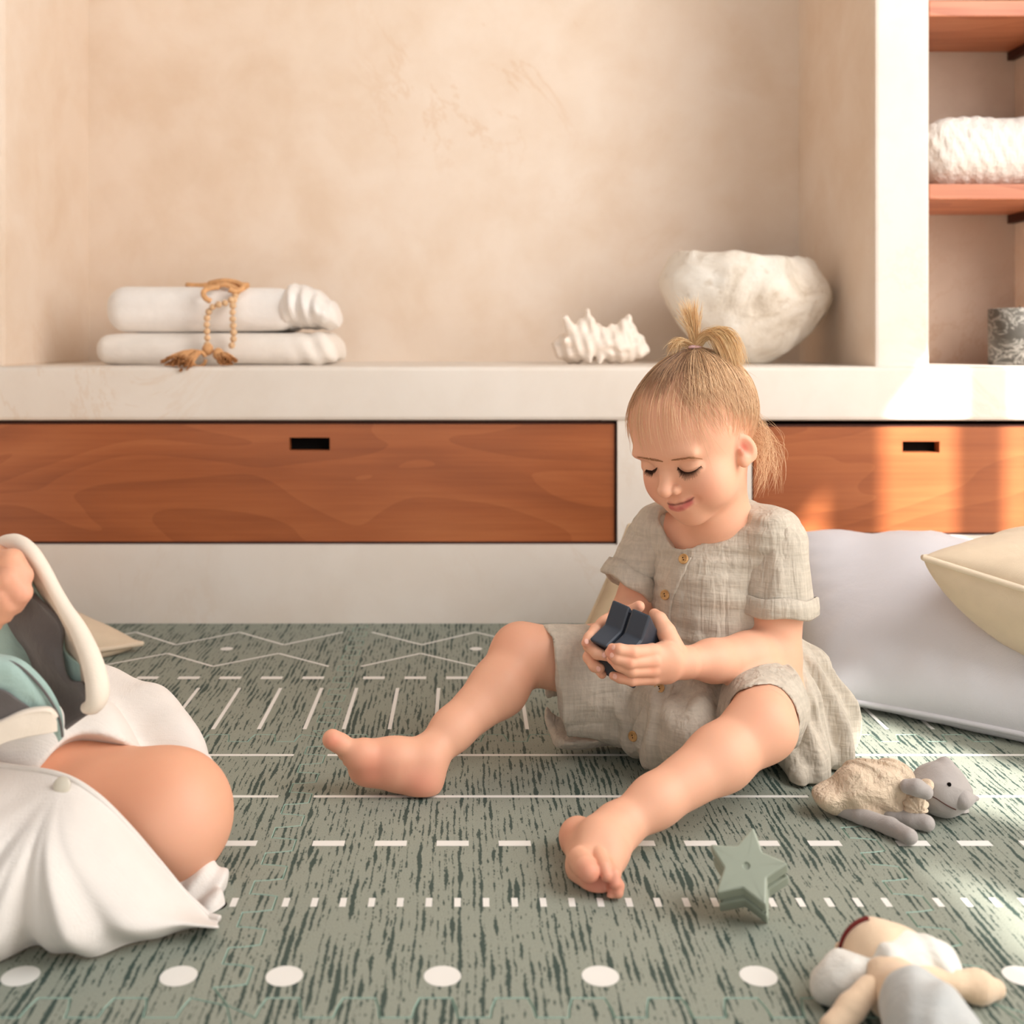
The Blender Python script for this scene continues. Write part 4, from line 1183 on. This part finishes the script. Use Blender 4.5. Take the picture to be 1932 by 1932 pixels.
# skirt
K_ = Sdf()
hem = P(1040, 1298, 1.432); th0 = P(1235, 1300, 1.465)
K_.ell((.356, 1.470, .045), (.104, .100, .050), TR, .03)
thA, thB = P(1245, 1258, 1.468), P(1030, 1262, 1.430)
K_.cone(thA, thB+(thB-thA)*.12, .056, .0535, .02)
K_.cone(P(1225, 1335, 1.455), P(1020, 1336, 1.418), .046, .043, .03)
K_.cone(P(1225, 1372, 1.445), P(1030, 1372, 1.415), .018, .018, .02)
K_.chain([P(1285, 1290, 1.40), P(1250, 1340, 1.385), P(1218, 1400, 1.385)], (.044, .042, .024), .02)
K_.chain([P(1310, 1330, 1.39), P(1300, 1385, 1.33), P(1245, 1418, 1.35)], (.046, .036, .022), .02)
K_.chain([LHI+np.array((-.01, 0, .0)), LHI*.45+LKN*.55, LHI*.2+LKN*.8], (.062, .047, .0405), .02)
K_.chain([P(1485, 1290, 1.44), P(1535, 1365, 1.42), P(1562, 1425, 1.385)], (.056, .044, .024), .025)
K_.chain([P(1500, 1360, 1.40), P(1520, 1430, 1.36), P(1518, 1462, 1.335)], (.040, .026, .016), .02)
# hem openings
axh = (hem-th0)/np.linalg.norm(hem-th0); axh2 = np.array((axh[0]*1.0, axh[1], axh[2]-.18)); axh2 /= np.linalg.norm(axh2)
hp_ = P(1036, 1298, 1.432)
K_.fn(lambda p: np.maximum(-((p-hp_) @ axh2), (p[:, 0]-.20)), hp_+axh2*.1, .16, .002, sub=True)
K_.cone(thA*.5+thB*.5, thB+(thB-thA)*.5, .046, .0505, .004, sub=True)
K_.cone(P(1130, 1336, 1.44), P(940, 1336, 1.405), .034, .040, .006, sub=True)
axl = (LKN-LHI)/np.linalg.norm(LKN-LHI)
K_.cone(LKN-axl*.050, LKN+axl*.10, .0365, .052, .003, sub=True)
ax2 = (LAN-LKN)/np.linalg.norm(LAN-LKN)
K_.cone(LKN+ax2*.010, LKN+ax2*.15, .040, .040, .006, sub=True)
wc = np.array((.352, 1.47))
def folds_s(p):
    a = np.arctan2(p[:, 1]-wc[1], p[:, 0]-wc[0]); r = np.hypot(p[:, 0]-wc[0], p[:, 1]-wc[1])
    amp = np.clip((r-.05)/.05, 0, 1)*np.clip((.16-p[:, 2])/.05, 0, 1)
    right = np.clip((p[:, 0]-.40)/.05, 0, 1)
    amp = amp*np.clip((np.linalg.norm(p-LKN, axis=1)-.07)/.05, .15, 1)
    return amp*(.0040*np.sin(a*19+2.2*pnoise(p, 7, 15))+.0014*np.sin(a*43+2*pnoise(p, 12, 3)))*(1+.9*right)+.0016*pnoise(p, 18, 9)
sk = K_.mesh('skirt', .0023, (folds_s, .010))
vz = np.empty(len(sk.vertices)*3, np.float32); sk.vertices.foreach_get('co', vz); vz = vz.reshape(-1, 3)
vz[:, 2] = np.where(vz[:, 2] < .004, .0006+np.clip(vz[:, 2]+.06, 0, 1)*.05, vz[:, 2]); sk.vertices.foreach_set('co', vz.ravel()); sk.update()
link('skirt', sk, M['gauze'], dr)
ALL = Sdf(); ALL.pr = D.pr
def on(S, x, y): return hit(S, x, y, 1.15, 1.55, 400)
# button placket and buttons
def strip(S, pts, w, t, name, n=40):
    q = catmull(np.array(pts, float), n); c = np.array([on(S, x, y) for x, y in q])
    for _ in range(3): c[1:-1] = .25*c[:-2]+.5*c[1:-1]+.25*c[2:]
    g_ = grad(S, c); tg = np.gradient(c, axis=0); tg /= np.linalg.norm(tg, axis=1)[:, None]; sd = np.cross(tg, g_)
    rows = [c+sd*w*k+g_*h for k, h in ((-1, -.002), (-.97, t*.7), (-.85, t), (.85, t), (.97, t*.7), (1, -.002))]
    G = np.stack(rows, 1); v, f = grid_vf(G); return link(name, mesh_np(name, v, f), M['gauze'], dr)
strip(D, [(1293, 1048), (1283, 1070), (1266, 1105), (1257, 1140), (1256, 1180), (1262, 1225)], .0100, .0022, 'placket')
strip(K_, [(1256, 1288), (1242, 1318), (1222, 1352), (1204, 1386), (1202, 1408)], .0105, .0022, 'placket')
M['button'] = m_wood('button_wood', (150, 104, 56), (196, 150, 92), (216, 176, 120), 0, .45, 6)
def button(S, x, y, r=.0063):
    c = on(S, x, y); g_ = grad(S, c, .014)[0]; g_ = g_+np.array((-.1, -.55, .15)); g_ /= np.linalg.norm(g_); b = basis((1, 0, .2), g_)
    prof = [(0, -.001), (.98, -.001), (1.0, .0004), (.92, .0016), (.74, .0017), (.66, .0010), (0, .0009)]; N = 28
    V = []; F = []
    for rr, z in prof:
        for j in range(N): a = 2*PI*j/N; V.append(c+g_*(.0042+z)+r*rr*(math.cos(a)*b[:, 0]+math.sin(a)*b[:, 1]))
    for i in range(len(prof)-1):
        for j in range(N): F.append((i*N+j, i*N+(j+1) % N, (i+1)*N+(j+1) % N, (i+1)*N+j))
    o = link('button', mesh_np('button', V, F), M['button'], dr)
    hl_ = [sphere_vf(c+g_*.0052+b[:, 1]*s*.0014, (.0009, .0009, .0004), 8, 6, b) for s in (-1, 1)]
    link('button_hole', mesh_np('holes', *join_vf(hl_)), M['lash'], o)
for S, x, y in ((D, 1292, 1056), (D, 1258, 1122), (K_, 1245, 1300), (K_, 1198, 1388)): button(S, x, y)
# ------------------------------------------------------------------ plush toys
M['plush_grey'] = m_cloth('plush_grey', (170, 162, 157), 1300, 30, .3, .05, .3)
M['plush_cream'] = m_cloth('plush_cream', (226, 198, 168), 1300, 30, .3, .05, .3)
M['muslin'] = m_cloth('muslin_sand', (220, 198, 172), 900, 60, .8, .08, .15, .92, .3)
def sdf_part(name, build, h, mat, parent, disp=None, floor=True):
    S = Sdf(); build(S); me = S.mesh(name, h, disp)
    if floor:
        v = np.empty(len(me.vertices)*3, np.float32); me.vertices.foreach_get('co', v); v = v.reshape(-1, 3)
        v[:, 2] = np.where(v[:, 2] < .0025, .0006+np.clip(v[:, 2]+.05, 0, 1)*.03, v[:, 2]); me.vertices.foreach_set('co', v.ravel()); me.update()
    return link(name, me, mat, parent)
cat = empty('plush_cat', PF(1690, 1540), 'limp grey cat plush toy in a sand coloured frock lying on the sunny mat', 'plush toy')
def hd(S):
    c = P(1774, 1506, 1.245); c[2] = max(c[2], .029)
    S.ell(c, (.030, .030, .0285), None, .012)
    S.cone(c+np.array((.003, 0, .006)), P(1783, 1440, 1.25), .0275, .0052, .012)
hdo = sdf_part('head', hd, .0013, M['plush_grey'], cat, (lambda p: .0006*pnoise(p, 40, 3), .002))
for pts, rr in (([P(1798, 1514, 1.225), P(1815, 1507, 1.222), P(1842, 1506, 1.225)], (.007, .0105, .003)), ([P(1806, 1524, 1.25), P(1812, 1532, 1.255), P(1818, 1542, 1.26)], (.007, .008, .003))):
    S = Sdf()
    sdf_part('ear', lambda S: S.chain(pts, rr, .005), .0012, M['plush_grey'], cat)
Sh = Sdf(); hd(Sh); c = hit(Sh, 1791, 1480, 1.1, 1.3)
link('eye', mesh_np('eye', *sphere_vf(c, (.0022, .0022, .0022), 12, 8)), M['black'], cat)
seam = np.array([hit(Sh, x, y, 1.1, 1.3) for x, y in ((1755, 1500), (1768, 1507), (1780, 1515), (1792, 1522), (1803, 1527))])
link('seam', mesh_np('seam', *tube(seam+grad(Sh, seam)*.0006, .0006, 6, 30)), M['wood_dark'], cat)
def frock(S):
    S.chain([P(1578, 1508, 1.245), P(1625, 1490, 1.245), P(1680, 1490, 1.245), P(1722, 1500, 1.25)], (.016, .028, .027, .019), .012)
    S.ell(P(1560, 1500, 1.245), (.014, .024, .010), None, .012)
    S.ell(P(1660, 1480, 1.27), (.04, .03, .022), None, .014)
def ff(p):
    x = p[:, 0]
    return .0022*np.sin((x+p[:, 2]*.9+p[:, 1]*.3)*170+3*pnoise(p, 14, 5))*np.clip((x-.40)/.03, .2, 1)+.0014*pnoise(p, 34, 7)
sdf_part('frock', frock, .0016, M['muslin'], cat, (ff, .005))
sdf_part('sleeve', lambda S: (S.ell(P(1728, 1520, 1.215), (.0125, .010, .0125), None, .006), S.ell(P(1738, 1486, 1.222), (.014, .011, .007), rotm(0, -.3, 0), .006), S.ell(P(1716, 1500, 1.235), (.011, .012, .016), None, .006)), .0014, M['muslin'], cat, (lambda p: .0012*np.sin(np.arctan2(p[:, 2]-.02, p[:, 0]-P(1728, 1520, 1.215)[0])*11), .003))
sdf_part('arm', lambda S: S.chain([P(1712, 1484, 1.212), P(1730, 1486, 1.206), P(1746, 1494, 1.203)], (.0078, .0085, .0078), .004), .0013, M['plush_grey'], cat)
for pts, rr in (([PF(1572, 1524, .009), PF(1625, 1540, .009), PF(1680, 1560, .009), PF(1716, 1578, .0095)], (.0062, .0085, .0092, .0082)), ([PF(1618, 1524, .008), PF(1680, 1538, .009), PF(1722, 1546, .0095), PF(1748, 1553, .0095)], (.006, .0078, .0092, .0086))):
    sdf_part('leg', lambda S: S.chain(pts, rr, .004), .0013, M['plush_grey'], cat)

doll = empty('rag_doll', PF(1700, 1910), 'cream rag doll in grey trousers and white gauze, nearest to the viewer', 'plush toy')
M['gauze_white'] = m_cloth('gauze_white', (222, 218, 210), 700, 30, .4, .03, .1)
M['hair_red'] = m_plain('trim_maroon', (112, 40, 36), .8)
M['plush_soft'] = m_cloth('plush_soft_grey', (188, 190, 188), 1300, 40, .3, .05, .3)
hc = PF(1652, 1800, .030)
sdf_part('head', lambda S: (S.ell(hc, (.0265, .026, .027), None, .01), S.ell(hc+np.array((.022, .006, -.002)), (.024, .020, .019), None, .012)), .0014, M['plush_cream'], doll, (lambda p: .0008*pnoise(p, 30, 4), .002))
Sd = Sdf(); Sd.ell(hc, (.0265, .026, .027), None, .01)
tr_ = np.array([hc+np.array((.0275*math.cos(a), .002, .0280*math.sin(a))) for a in np.linspace(1.75, 3.2, 12)])
link('hair_trim', mesh_np('trim', *tube(tr_, .0019, 8, 40)), M['hair_red'], doll)
sdf_part('ear', lambda S: S.cone(PF(1588, 1806, .022), PF(1584, 1786, .030), .0062, .0036, .003), .0013, M['plush_cream'], doll)
def gz(S):
    S.chain([PF(1550, 1870, .008), PF(1585, 1842, .022), PF(1640, 1834, .024)], (.007, .015, .012), .012)
    S.chain([PF(1672, 1812, .036), PF(1720, 1806, .030), PF(1775, 1828, .018), PF(1800, 1846, .008)], (.013, .017, .015, .006), .012)
    S.ell(PF(1592, 1862, .012), (.020, .016, .013), None, .012)
    S.ell(PF(1758, 1846, .014), (.022, .018, .014), None, .012)
sdf_part('gauze_dress', gz, .0016, M['gauze_white'], doll, (lambda p: .0020*np.sin(p[:, 0]*150+p[:, 2]*130+3*pnoise(p, 12, 3))+.001*pnoise(p, 40, 2), .005))
sdf_part('torso', lambda S: S.chain([PF(1668, 1844, .026), PF(1688, 1868, .024), PF(1716, 1890, .026)], (.015, .020, .024), .01), .0016, M['plush_cream'], doll, (lambda p: .0012*pnoise(p, 30, 8), .003))
sdf_part('arm', lambda S: S.chain([PF(1735, 1842, .026), PF(1790, 1852, .018), PF(1845, 1862, .012), PF(1878, 1866, .009)], (.0090, .0088, .0120, .0078), .006), .0014, M['plush_cream'], doll)
sdf_part('arm', lambda S: S.chain([PF(1640, 1866, .028), PF(1606, 1902, .022), PF(1570, 1942, .014)], (.0095, .0092, .0095), .006), .0014, M['plush_cream'], doll)
sdf_part('trousers', lambda S: (S.chain([PF(1730, 1900, .034), PF(1762, 1950, .032), PF(1790, 2010, .030)], (.0265, .029, .028), .012)), .0016, M['plush_soft'], doll, (lambda p: .0015*pnoise(p, 30, 4), .003))

# ------------------------------------------------------------------ the woman at the left edge
M['skin_woman'] = m_skin('skin_woman')
M['dress_white'] = m_cloth('dress_white', (228, 221, 214), 800, 10, .35, .03, .1)
woman = empty('woman', (-.72, 1.2, 0), 'woman in a white linen dress, one bare knee showing, holding the open pouch', 'person')
WK = P(307, 1542, 1.105); WH = np.array((-.80, 1.24, .105)); WA = np.array((-.62, .96, .045))
A = Sdf()
A.chain([WH, WH*.45+WK*.55, WK], (.090, .066, .055), .03)
A.ell(WK+np.array((.012, -.004, .012)), (.045, .045, .042), None, .03)
A.ell(WK+np.array((.004, -.006, .0)), (.050, .052, .050), None, .03)
A.chain([WK, WK*.6+WA*.4, WA], (.050, .046, .036), .03)
A.chain([WA, WA+np.array((-.09, .03, -.015)), WA+np.array((-.16, .07, -.02))], (.034, .028, .018), .02)
OK_ = np.array((-.42, 1.30, .080)); A.chain([np.array((-.86, 1.36, .11)), OK_, np.array((-.66, 1.05, .05))], (.09, .050, .036), .03)
A.chain([(-.86, 1.30, .12), (-.88, 1.32, .32), (-.86, 1.29, .50)], (.14, .115, .12), .05)
A.cone((-.80, 1.14, .56), (-.92, 1.46, .56), .052, .052, .04)
A.cone((-.86, 1.29, .56), (-.83, 1.28, .70), .046, .046, .03)
A.ell((-.80, 1.27, .78), (.085, .072, .105), None, .03)
A.ell((-.755, 1.26, .745), (.04, .045, .055), None, .03)
A.cone((-.722, 1.255, .775), (-.708, 1.253, .755), .010, .012, .012)
for s in (-1, 1):
    A.ell((-.80, 1.27+s*.074, .77), (.018, .007, .03), None, .008)
    A.ell((-.722, 1.26+s*.028, .785), (.012, .016, .009), None, .008, sub=True)
A.chain([(-.80, 1.13, .55), (-.74, 1.02, .34)], (.046, .038), .02)
WW = P(-40, 1085, 1.075); A.chain([(-.74, 1.02, .34), WW], (.037, .024), .015)
wk = [P(-14, 1062, 1.06), P(-12, 1085, 1.055), P(-14, 1108, 1.055), P(-20, 1132, 1.06)]
for k, r in zip(wk, (.0115, .0115, .011, .010)): A.cone(WW, k, .021, r, .008)
for pts, rr in (([wk[0], P(22, 1058, 1.050), P(42, 1086, 1.052), P(38, 1112, 1.058)], (.0115, .0112, .0100, .0086)),
                ([wk[1], P(18, 1092, 1.042), P(40, 1118, 1.046), P(28, 1142, 1.054)], (.0112, .0115, .0102, .0086)),
                ([wk[2], P(4, 1118, 1.043), P(16, 1138, 1.046), P(8, 1160, 1.052)], (.0110, .0108, .0098, .0084)),
                ([wk[3], P(-12, 1142, 1.048), P(-4, 1160, 1.050), P(-10, 1178, 1.054)], (.0095, .0092, .0084, .0074)),
                ([WW, P(-10, 1050, 1.085), P(16, 1052, 1.085), P(36, 1064, 1.082)], (.018, .0135, .0115, .0095))):
    A.chain(pts, rr, .0014)
A.chain([(-.92, 1.47, .55), (-.86, 1.50, .34)], (.046, .038), .02); A.chain([(-.86, 1.50, .34), (-.66, 1.36, .22), (-.60, 1.33, .19)], (.037, .026, .028), .02)
for i in range(5): A.chain([(-.61, 1.34, .19), (-.56, 1.30+.016*i, .185), (-.525, 1.29+.018*i, .165)], (.02, .009, .0075), .006)
wb = A.mesh('woman_body', .0026)
v = np.empty(len(wb.vertices)*3, np.float32); wb.vertices.foreach_get('co', v); v = v.reshape(-1, 3); v[:, 2] = np.maximum(v[:, 2], .0008); wb.vertices.foreach_set('co', v.ravel())
colours(wb, (229, 170, 138), [(spot(WK+np.array((.03, -.04, .01)), .035), (238, 184, 160), .5), (near_line([WK+np.array((-.12, -.06, .05)), WK+np.array((-.03, -.05, .05))], .05), (222, 150, 116), .4),
                              (spot(P(40, 1110, 1.045), .022), (236, 168, 148), .5)])
link('body', wb, M['skin_woman'], woman)
S = Sdf(); S.ell((-.815, 1.27, .80), (.092, .082, .10), None, .02); S.chain([(-.87, 1.27, .80), (-.91, 1.28, .68), (-.93, 1.30, .56)], (.06, .05, .03), .03); S.ell((-.70, 1.26, .755), (.075, .062, .085), None, .01, sub=True)
hm = S.mesh('woman_hair', .004, (lambda p: .003*np.sin(p[:, 1]*160+2*pnoise(p, 8, 2)), .006))
M['hair_brown'] = m_plain('hair_brown', (120, 84, 58), .5, .4, .2, 60)
link('hair', hm, M['hair_brown'], woman)
# her ring
M['gold'] = m_plain('gold', (206, 160, 84), .3, .6); M['gold'].node_tree.nodes['Principled BSDF'].inputs['Metallic'].default_value = 1
rc = wk[1]*.4+P(18, 1092, 1.042)*.6; rax = P(18, 1092, 1.042)-wk[1]; rb = basis(np.cross(rax, (0, 0, 1)), rax)
link('ring', mesh_np('ring', *tube([rc+.0118*(math.cos(q)*rb[:, 0]+math.sin(q)*rb[:, 1]) for q in np.linspace(0, 2*PI, 28)], .0016, 8)), M['gold'], woman)
# dress: upper part over the far thigh and body, then the front flap
G = Sdf()
G.chain([(-.86, 1.30, .13), (-.88, 1.32, .32), (-.865, 1.295, .52)], (.165, .13, .125), .05)
G.cone((-.80, 1.14, .555), (-.92, 1.46, .555), .064, .064, .04)
G.chain([(-.82, 1.33, .15), P(140, 1410, 1.27), P(262, 1402, 1.25)], (.12, .078, .055), .05)
G.chain([P(262, 1402, 1.25), P(322, 1428, 1.215), P(386, 1440, 1.185)], (.054, .030, .010), .03)
G.chain([WH, P(60, 1462, 1.150), P(128, 1464, 1.140)], (.115, .082, .074), .03)
G.cone(WK+np.array((-.062, -.02, .014)), WK+np.array((.04, -.03, -.005)), .070, .064, .006, sub=True)
G.ell((-.80, 1.27, .70), (.09, .09, .10), None, .01, sub=True)
gm = G.mesh('dress_white', .004, (lambda p: .0035*pnoise(p, 9, 3)+.002*np.sin(p[:, 0]*60+p[:, 1]*50+2*pnoise(p, 6, 2)), .008))
v = np.empty(len(gm.vertices)*3, np.float32); gm.vertices.foreach_get('co', v); v = v.reshape(-1, 3); v[:, 2] = np.maximum(v[:, 2], .0008); gm.vertices.foreach_set('co', v.ravel())
wd = link('dress', gm, M['dress_white'], woman)
I_ = Sdf(); I_.chain([P(330, 1690, 1.085), P(372, 1685, 1.080), P(398, 1660, 1.078)], (.026, .026, .012), .02); I_.chain([P(360, 1725, 1.05), P(398, 1718, 1.046), P(412, 1700, 1.05)], (.010, .012, .007), .01)
im = I_.mesh('inner_layer', .0018, (lambda p: .0022*np.sin(p[:, 2]*150-p[:, 0]*260+2*pnoise(p, 12, 4)), .005))
v = np.empty(len(im.vertices)*3, np.float32); im.vertices.foreach_get('co', v); v = v.reshape(-1, 3); v[:, 2] = np.maximum(v[:, 2], .0008); im.vertices.foreach_set('co', v.ravel())
link('inner_layer', im, M['dress_white'], wd)
top = [(-330, 1400, 1.10), (-120, 1430, 1.075), (20, 1446, 1.050), (115, 1462, 1.030), (180, 1498, 1.022), (240, 1556, 1.020), (300, 1626, 1.022), (345, 1680, 1.024), (385, 1718, 1.022), (415, 1744, 1.016)]
mid = [(-330, 1560, .98), (-120, 1590, .955), (20, 1600, .955), (115, 1600, .958), (185, 1630, .965), (240, 1665, .972), (300, 1700, .984), (345, 1722, .995), (385, 1738, 1.006), (413, 1747, 1.012)]
bot = [(-330, 1860), (-120, 1835), (0, 1804), (90, 1797), (180, 1792), (235, 1786), (290, 1774), (340, 1758), (385, 1750), (412, 1748)]
mb = [.25*np.array(P(*a))+.75*PF(*b, .02) for a, b in zip(mid, bot)]
G_ = loft([[P(*q) for q in top], [P(*q) for q in mid], mb, [PF(x, y, .003) for x, y in bot]], 70, 150)
vv, ff_ = grid_vf(G_)
kx, ky = np.meshgrid(np.linspace(0, 1, 70), np.linspace(0, 1, 150), indexing='ij')
c0 = P(115, 1475, 1.02); dv = vv-c0; ang = np.arctan2(dv[:, 2], dv[:, 0]); rad = np.linalg.norm(dv[:, [0, 2]], axis=1)
fade = np.clip(1-ky.ravel()*1.0, 0, 1)**.4*np.minimum(1, kx.ravel()*3)
amp = np.clip(rad/.10, 0, 1)*(.011*np.sin(ang*9+1.2*pnoise(vv, 4, 5))+.005*np.sin(ang*21+1))*fade
vv = vv+np.stack([0*amp, -amp, 0*amp], 1)+.002*pnoise(vv, 8, 4)[:, None]*np.array((.3, 1, .2)); vv[:, 2] = np.maximum(vv[:, 2], .003)
fo = link('front_flap', mesh_np('flap', vv, ff_), M['dress_white'], wd); solid(fo, .0022, 0)
hm_ = G_[0]+np.array((0, -.0015, .0)); hm_[:, 2] = np.maximum(hm_[:, 2], .0045); link('flap_hem', mesh_np('hem', *tube(hm_, .0030, 6, 200)), M['dress_white'], wd)
M['button_pearl'] = m_plain('button_pearl', (206, 198, 182), .3, .5)
bb = basis((1, 0, 0), (0, -1, .35)); link('button', mesh_np('pearl', *sphere_vf(P(117, 1482, 1.012), (.0078, .0078, .0028), 20, 10, bb)), M['button_pearl'], wd)

# ------------------------------------------------------------------ the open pouch on her lap
M['canvas'] = m_cloth('canvas_cream', (236, 222, 206), 1200, 12, .25, .03)
M['canvas_tan'] = m_cloth('canvas_tan', (216, 196, 174), 1200, 12, .25, .03)
M['teal'] = m_cloth('lining_teal', (164, 188, 180), 1200, 20, .5, .05)
M['char'] = m_cloth('lining_grey', (104, 98, 96), 1200, 20, .6, .06)
pouch = empty('toy_pouch', P(100, 1400, 1.06), 'open cream canvas pouch with pale teal and grey lining, in the hand of the woman', 'bag')
def sheet(name, rows, mat, t=.004, m=40, n=40, wav=0.0, fr=60, seed=1):
    G = loft([[P(*q) for q in r] for r in rows], m, n)
    v, f = grid_vf(G)
    if wav:
        nr = np.cross(G[-1, 0]-G[0, 0], G[0, -1]-G[0, 0]); nr /= np.linalg.norm(nr)
        e = np.minimum(1, np.minimum(*np.meshgrid(np.linspace(.3, 4, n), np.linspace(.3, 4, m)))).ravel()
        v = v+nr*(wav*(.6*np.sin(v[:, 2]*fr+v[:, 0]*fr*.6+seed)+pnoise(v, 13, seed))*e)[:, None]
    o = link(name, mesh_np(name, v, f), mat, pouch); solid(o, t); return o
edge = [(-22, 1062, 1.105), (0, 1032, 1.095), (28, 1024, 1.085), (55, 1040, 1.075), (80, 1072, 1.07), (104, 1115, 1.065), (124, 1150, 1.06), (146, 1185, 1.055), (166, 1228, 1.05), (180, 1272, 1.045), (184, 1308, 1.04), (176, 1330, 1.04), (160, 1336, 1.045)]
V_, F_ = tube([P(*q) for q in edge], [.006, .008, .0085, .0080, .0068, .0062, .0066, .0078, .0092, .0102, .0105, .0085, .005], 14, 120)
link('lid_edge', mesh_np('lid_edge', V_, F_), M['canvas'], pouch)
sheet('lid_panel', [[(48, 1046, 1.078), (96, 1112, 1.068), (135, 1180, 1.058), (166, 1250, 1.05), (172, 1318, 1.045)], [(30, 1070, 1.10), (70, 1130, 1.095), (108, 1200, 1.09), (140, 1265, 1.08), (150, 1325, 1.06)]], M['canvas_tan'], .004, 20, 40)
sheet('teal_lining', [[(58, 1094, 1.082), (84, 1136, 1.080), (116, 1176, 1.074), (122, 1225, 1.07), (158, 1262, 1.06), (160, 1292, 1.055)], [(40, 1120, 1.095), (70, 1170, 1.095), (100, 1220, 1.09), (118, 1262, 1.085), (138, 1300, 1.07), (152, 1305, 1.06)]], M['teal'], .003, 24, 50, .003, 90, 4)
sheet('grey_lining', [[(54, 1118, 1.074), (82, 1142, 1.070), (112, 1178, 1.066), (120, 1222, 1.062), (132, 1280, 1.056), (160, 1290, 1.05), (164, 1348, 1.045)],
                      [(56, 1132, 1.085), (72, 1180, 1.080), (92, 1225, 1.072), (112, 1275, 1.064), (124, 1318, 1.056), (136, 1338, 1.05), (140, 1362, 1.042)],
                      [(14, 1168, 1.10), (34, 1215, 1.095), (62, 1262, 1.085), (88, 1300, 1.074), (106, 1330, 1.06), (116, 1352, 1.05), (122, 1376, 1.04)]], M['char'], .004, 40, 60, .0045, 110, 2)
sheet('inner_back', [[(-60, 1150, 1.11), (10, 1150, 1.105), (40, 1210, 1.10), (80, 1290, 1.08), (112, 1360, 1.05)], [(-70, 1270, 1.10), (-10, 1262, 1.09), (30, 1290, 1.075), (70, 1340, 1.06), (108, 1382, 1.045)]], M['teal'], .004, 30, 40, .002, 60, 7)
sheet('front_pocket', [[(-60, 1236, 1.03), (0, 1238, 1.025), (44, 1250, 1.02), (88, 1292, 1.018), (116, 1342, 1.02), (120, 1388, 1.028)], [(-60, 1252, 1.012), (0, 1256, 1.01), (32, 1274, 1.008), (72, 1316, 1.010), (102, 1362, 1.018), (116, 1392, 1.028)], [(-60, 1300, 1.008), (0, 1300, 1.006), (36, 1322, 1.006), (76, 1348, 1.012), (100, 1378, 1.02), (112, 1396, 1.03)]], M['teal'], .004, 30, 50, .0016, 80, 3)
link('zip', mesh_np('zip', *tube([P(*q) for q in ((-60, 1240, 1.022), (0, 1244, 1.016), (38, 1258, 1.012), (80, 1300, 1.010), (110, 1350, 1.014), (118, 1390, 1.022))], .0012, 6, 60)), M['char'], pouch)
sheet('grey_side', [[(-60, 1298, 1.003), (0, 1300, 1.001), (36, 1322, 1.001), (76, 1347, 1.007), (96, 1366, 1.014)], [(-60, 1395, .998), (0, 1382, .998), (36, 1372, 1.0), (76, 1372, 1.006), (98, 1378, 1.014)]], M['char'], .004, 24, 40, .002, 60, 5)
sheet('canvas_base', [[(-70, 1392, .985), (0, 1362, .990), (48, 1342, .994), (94, 1338, 1.0), (104, 1356, 1.005)], [(-70, 1450, .985), (0, 1404, .990), (48, 1388, .996), (84, 1382, 1.002), (106, 1378, 1.008)]], M['canvas'], .006, 20, 30, .002, 40, 6)
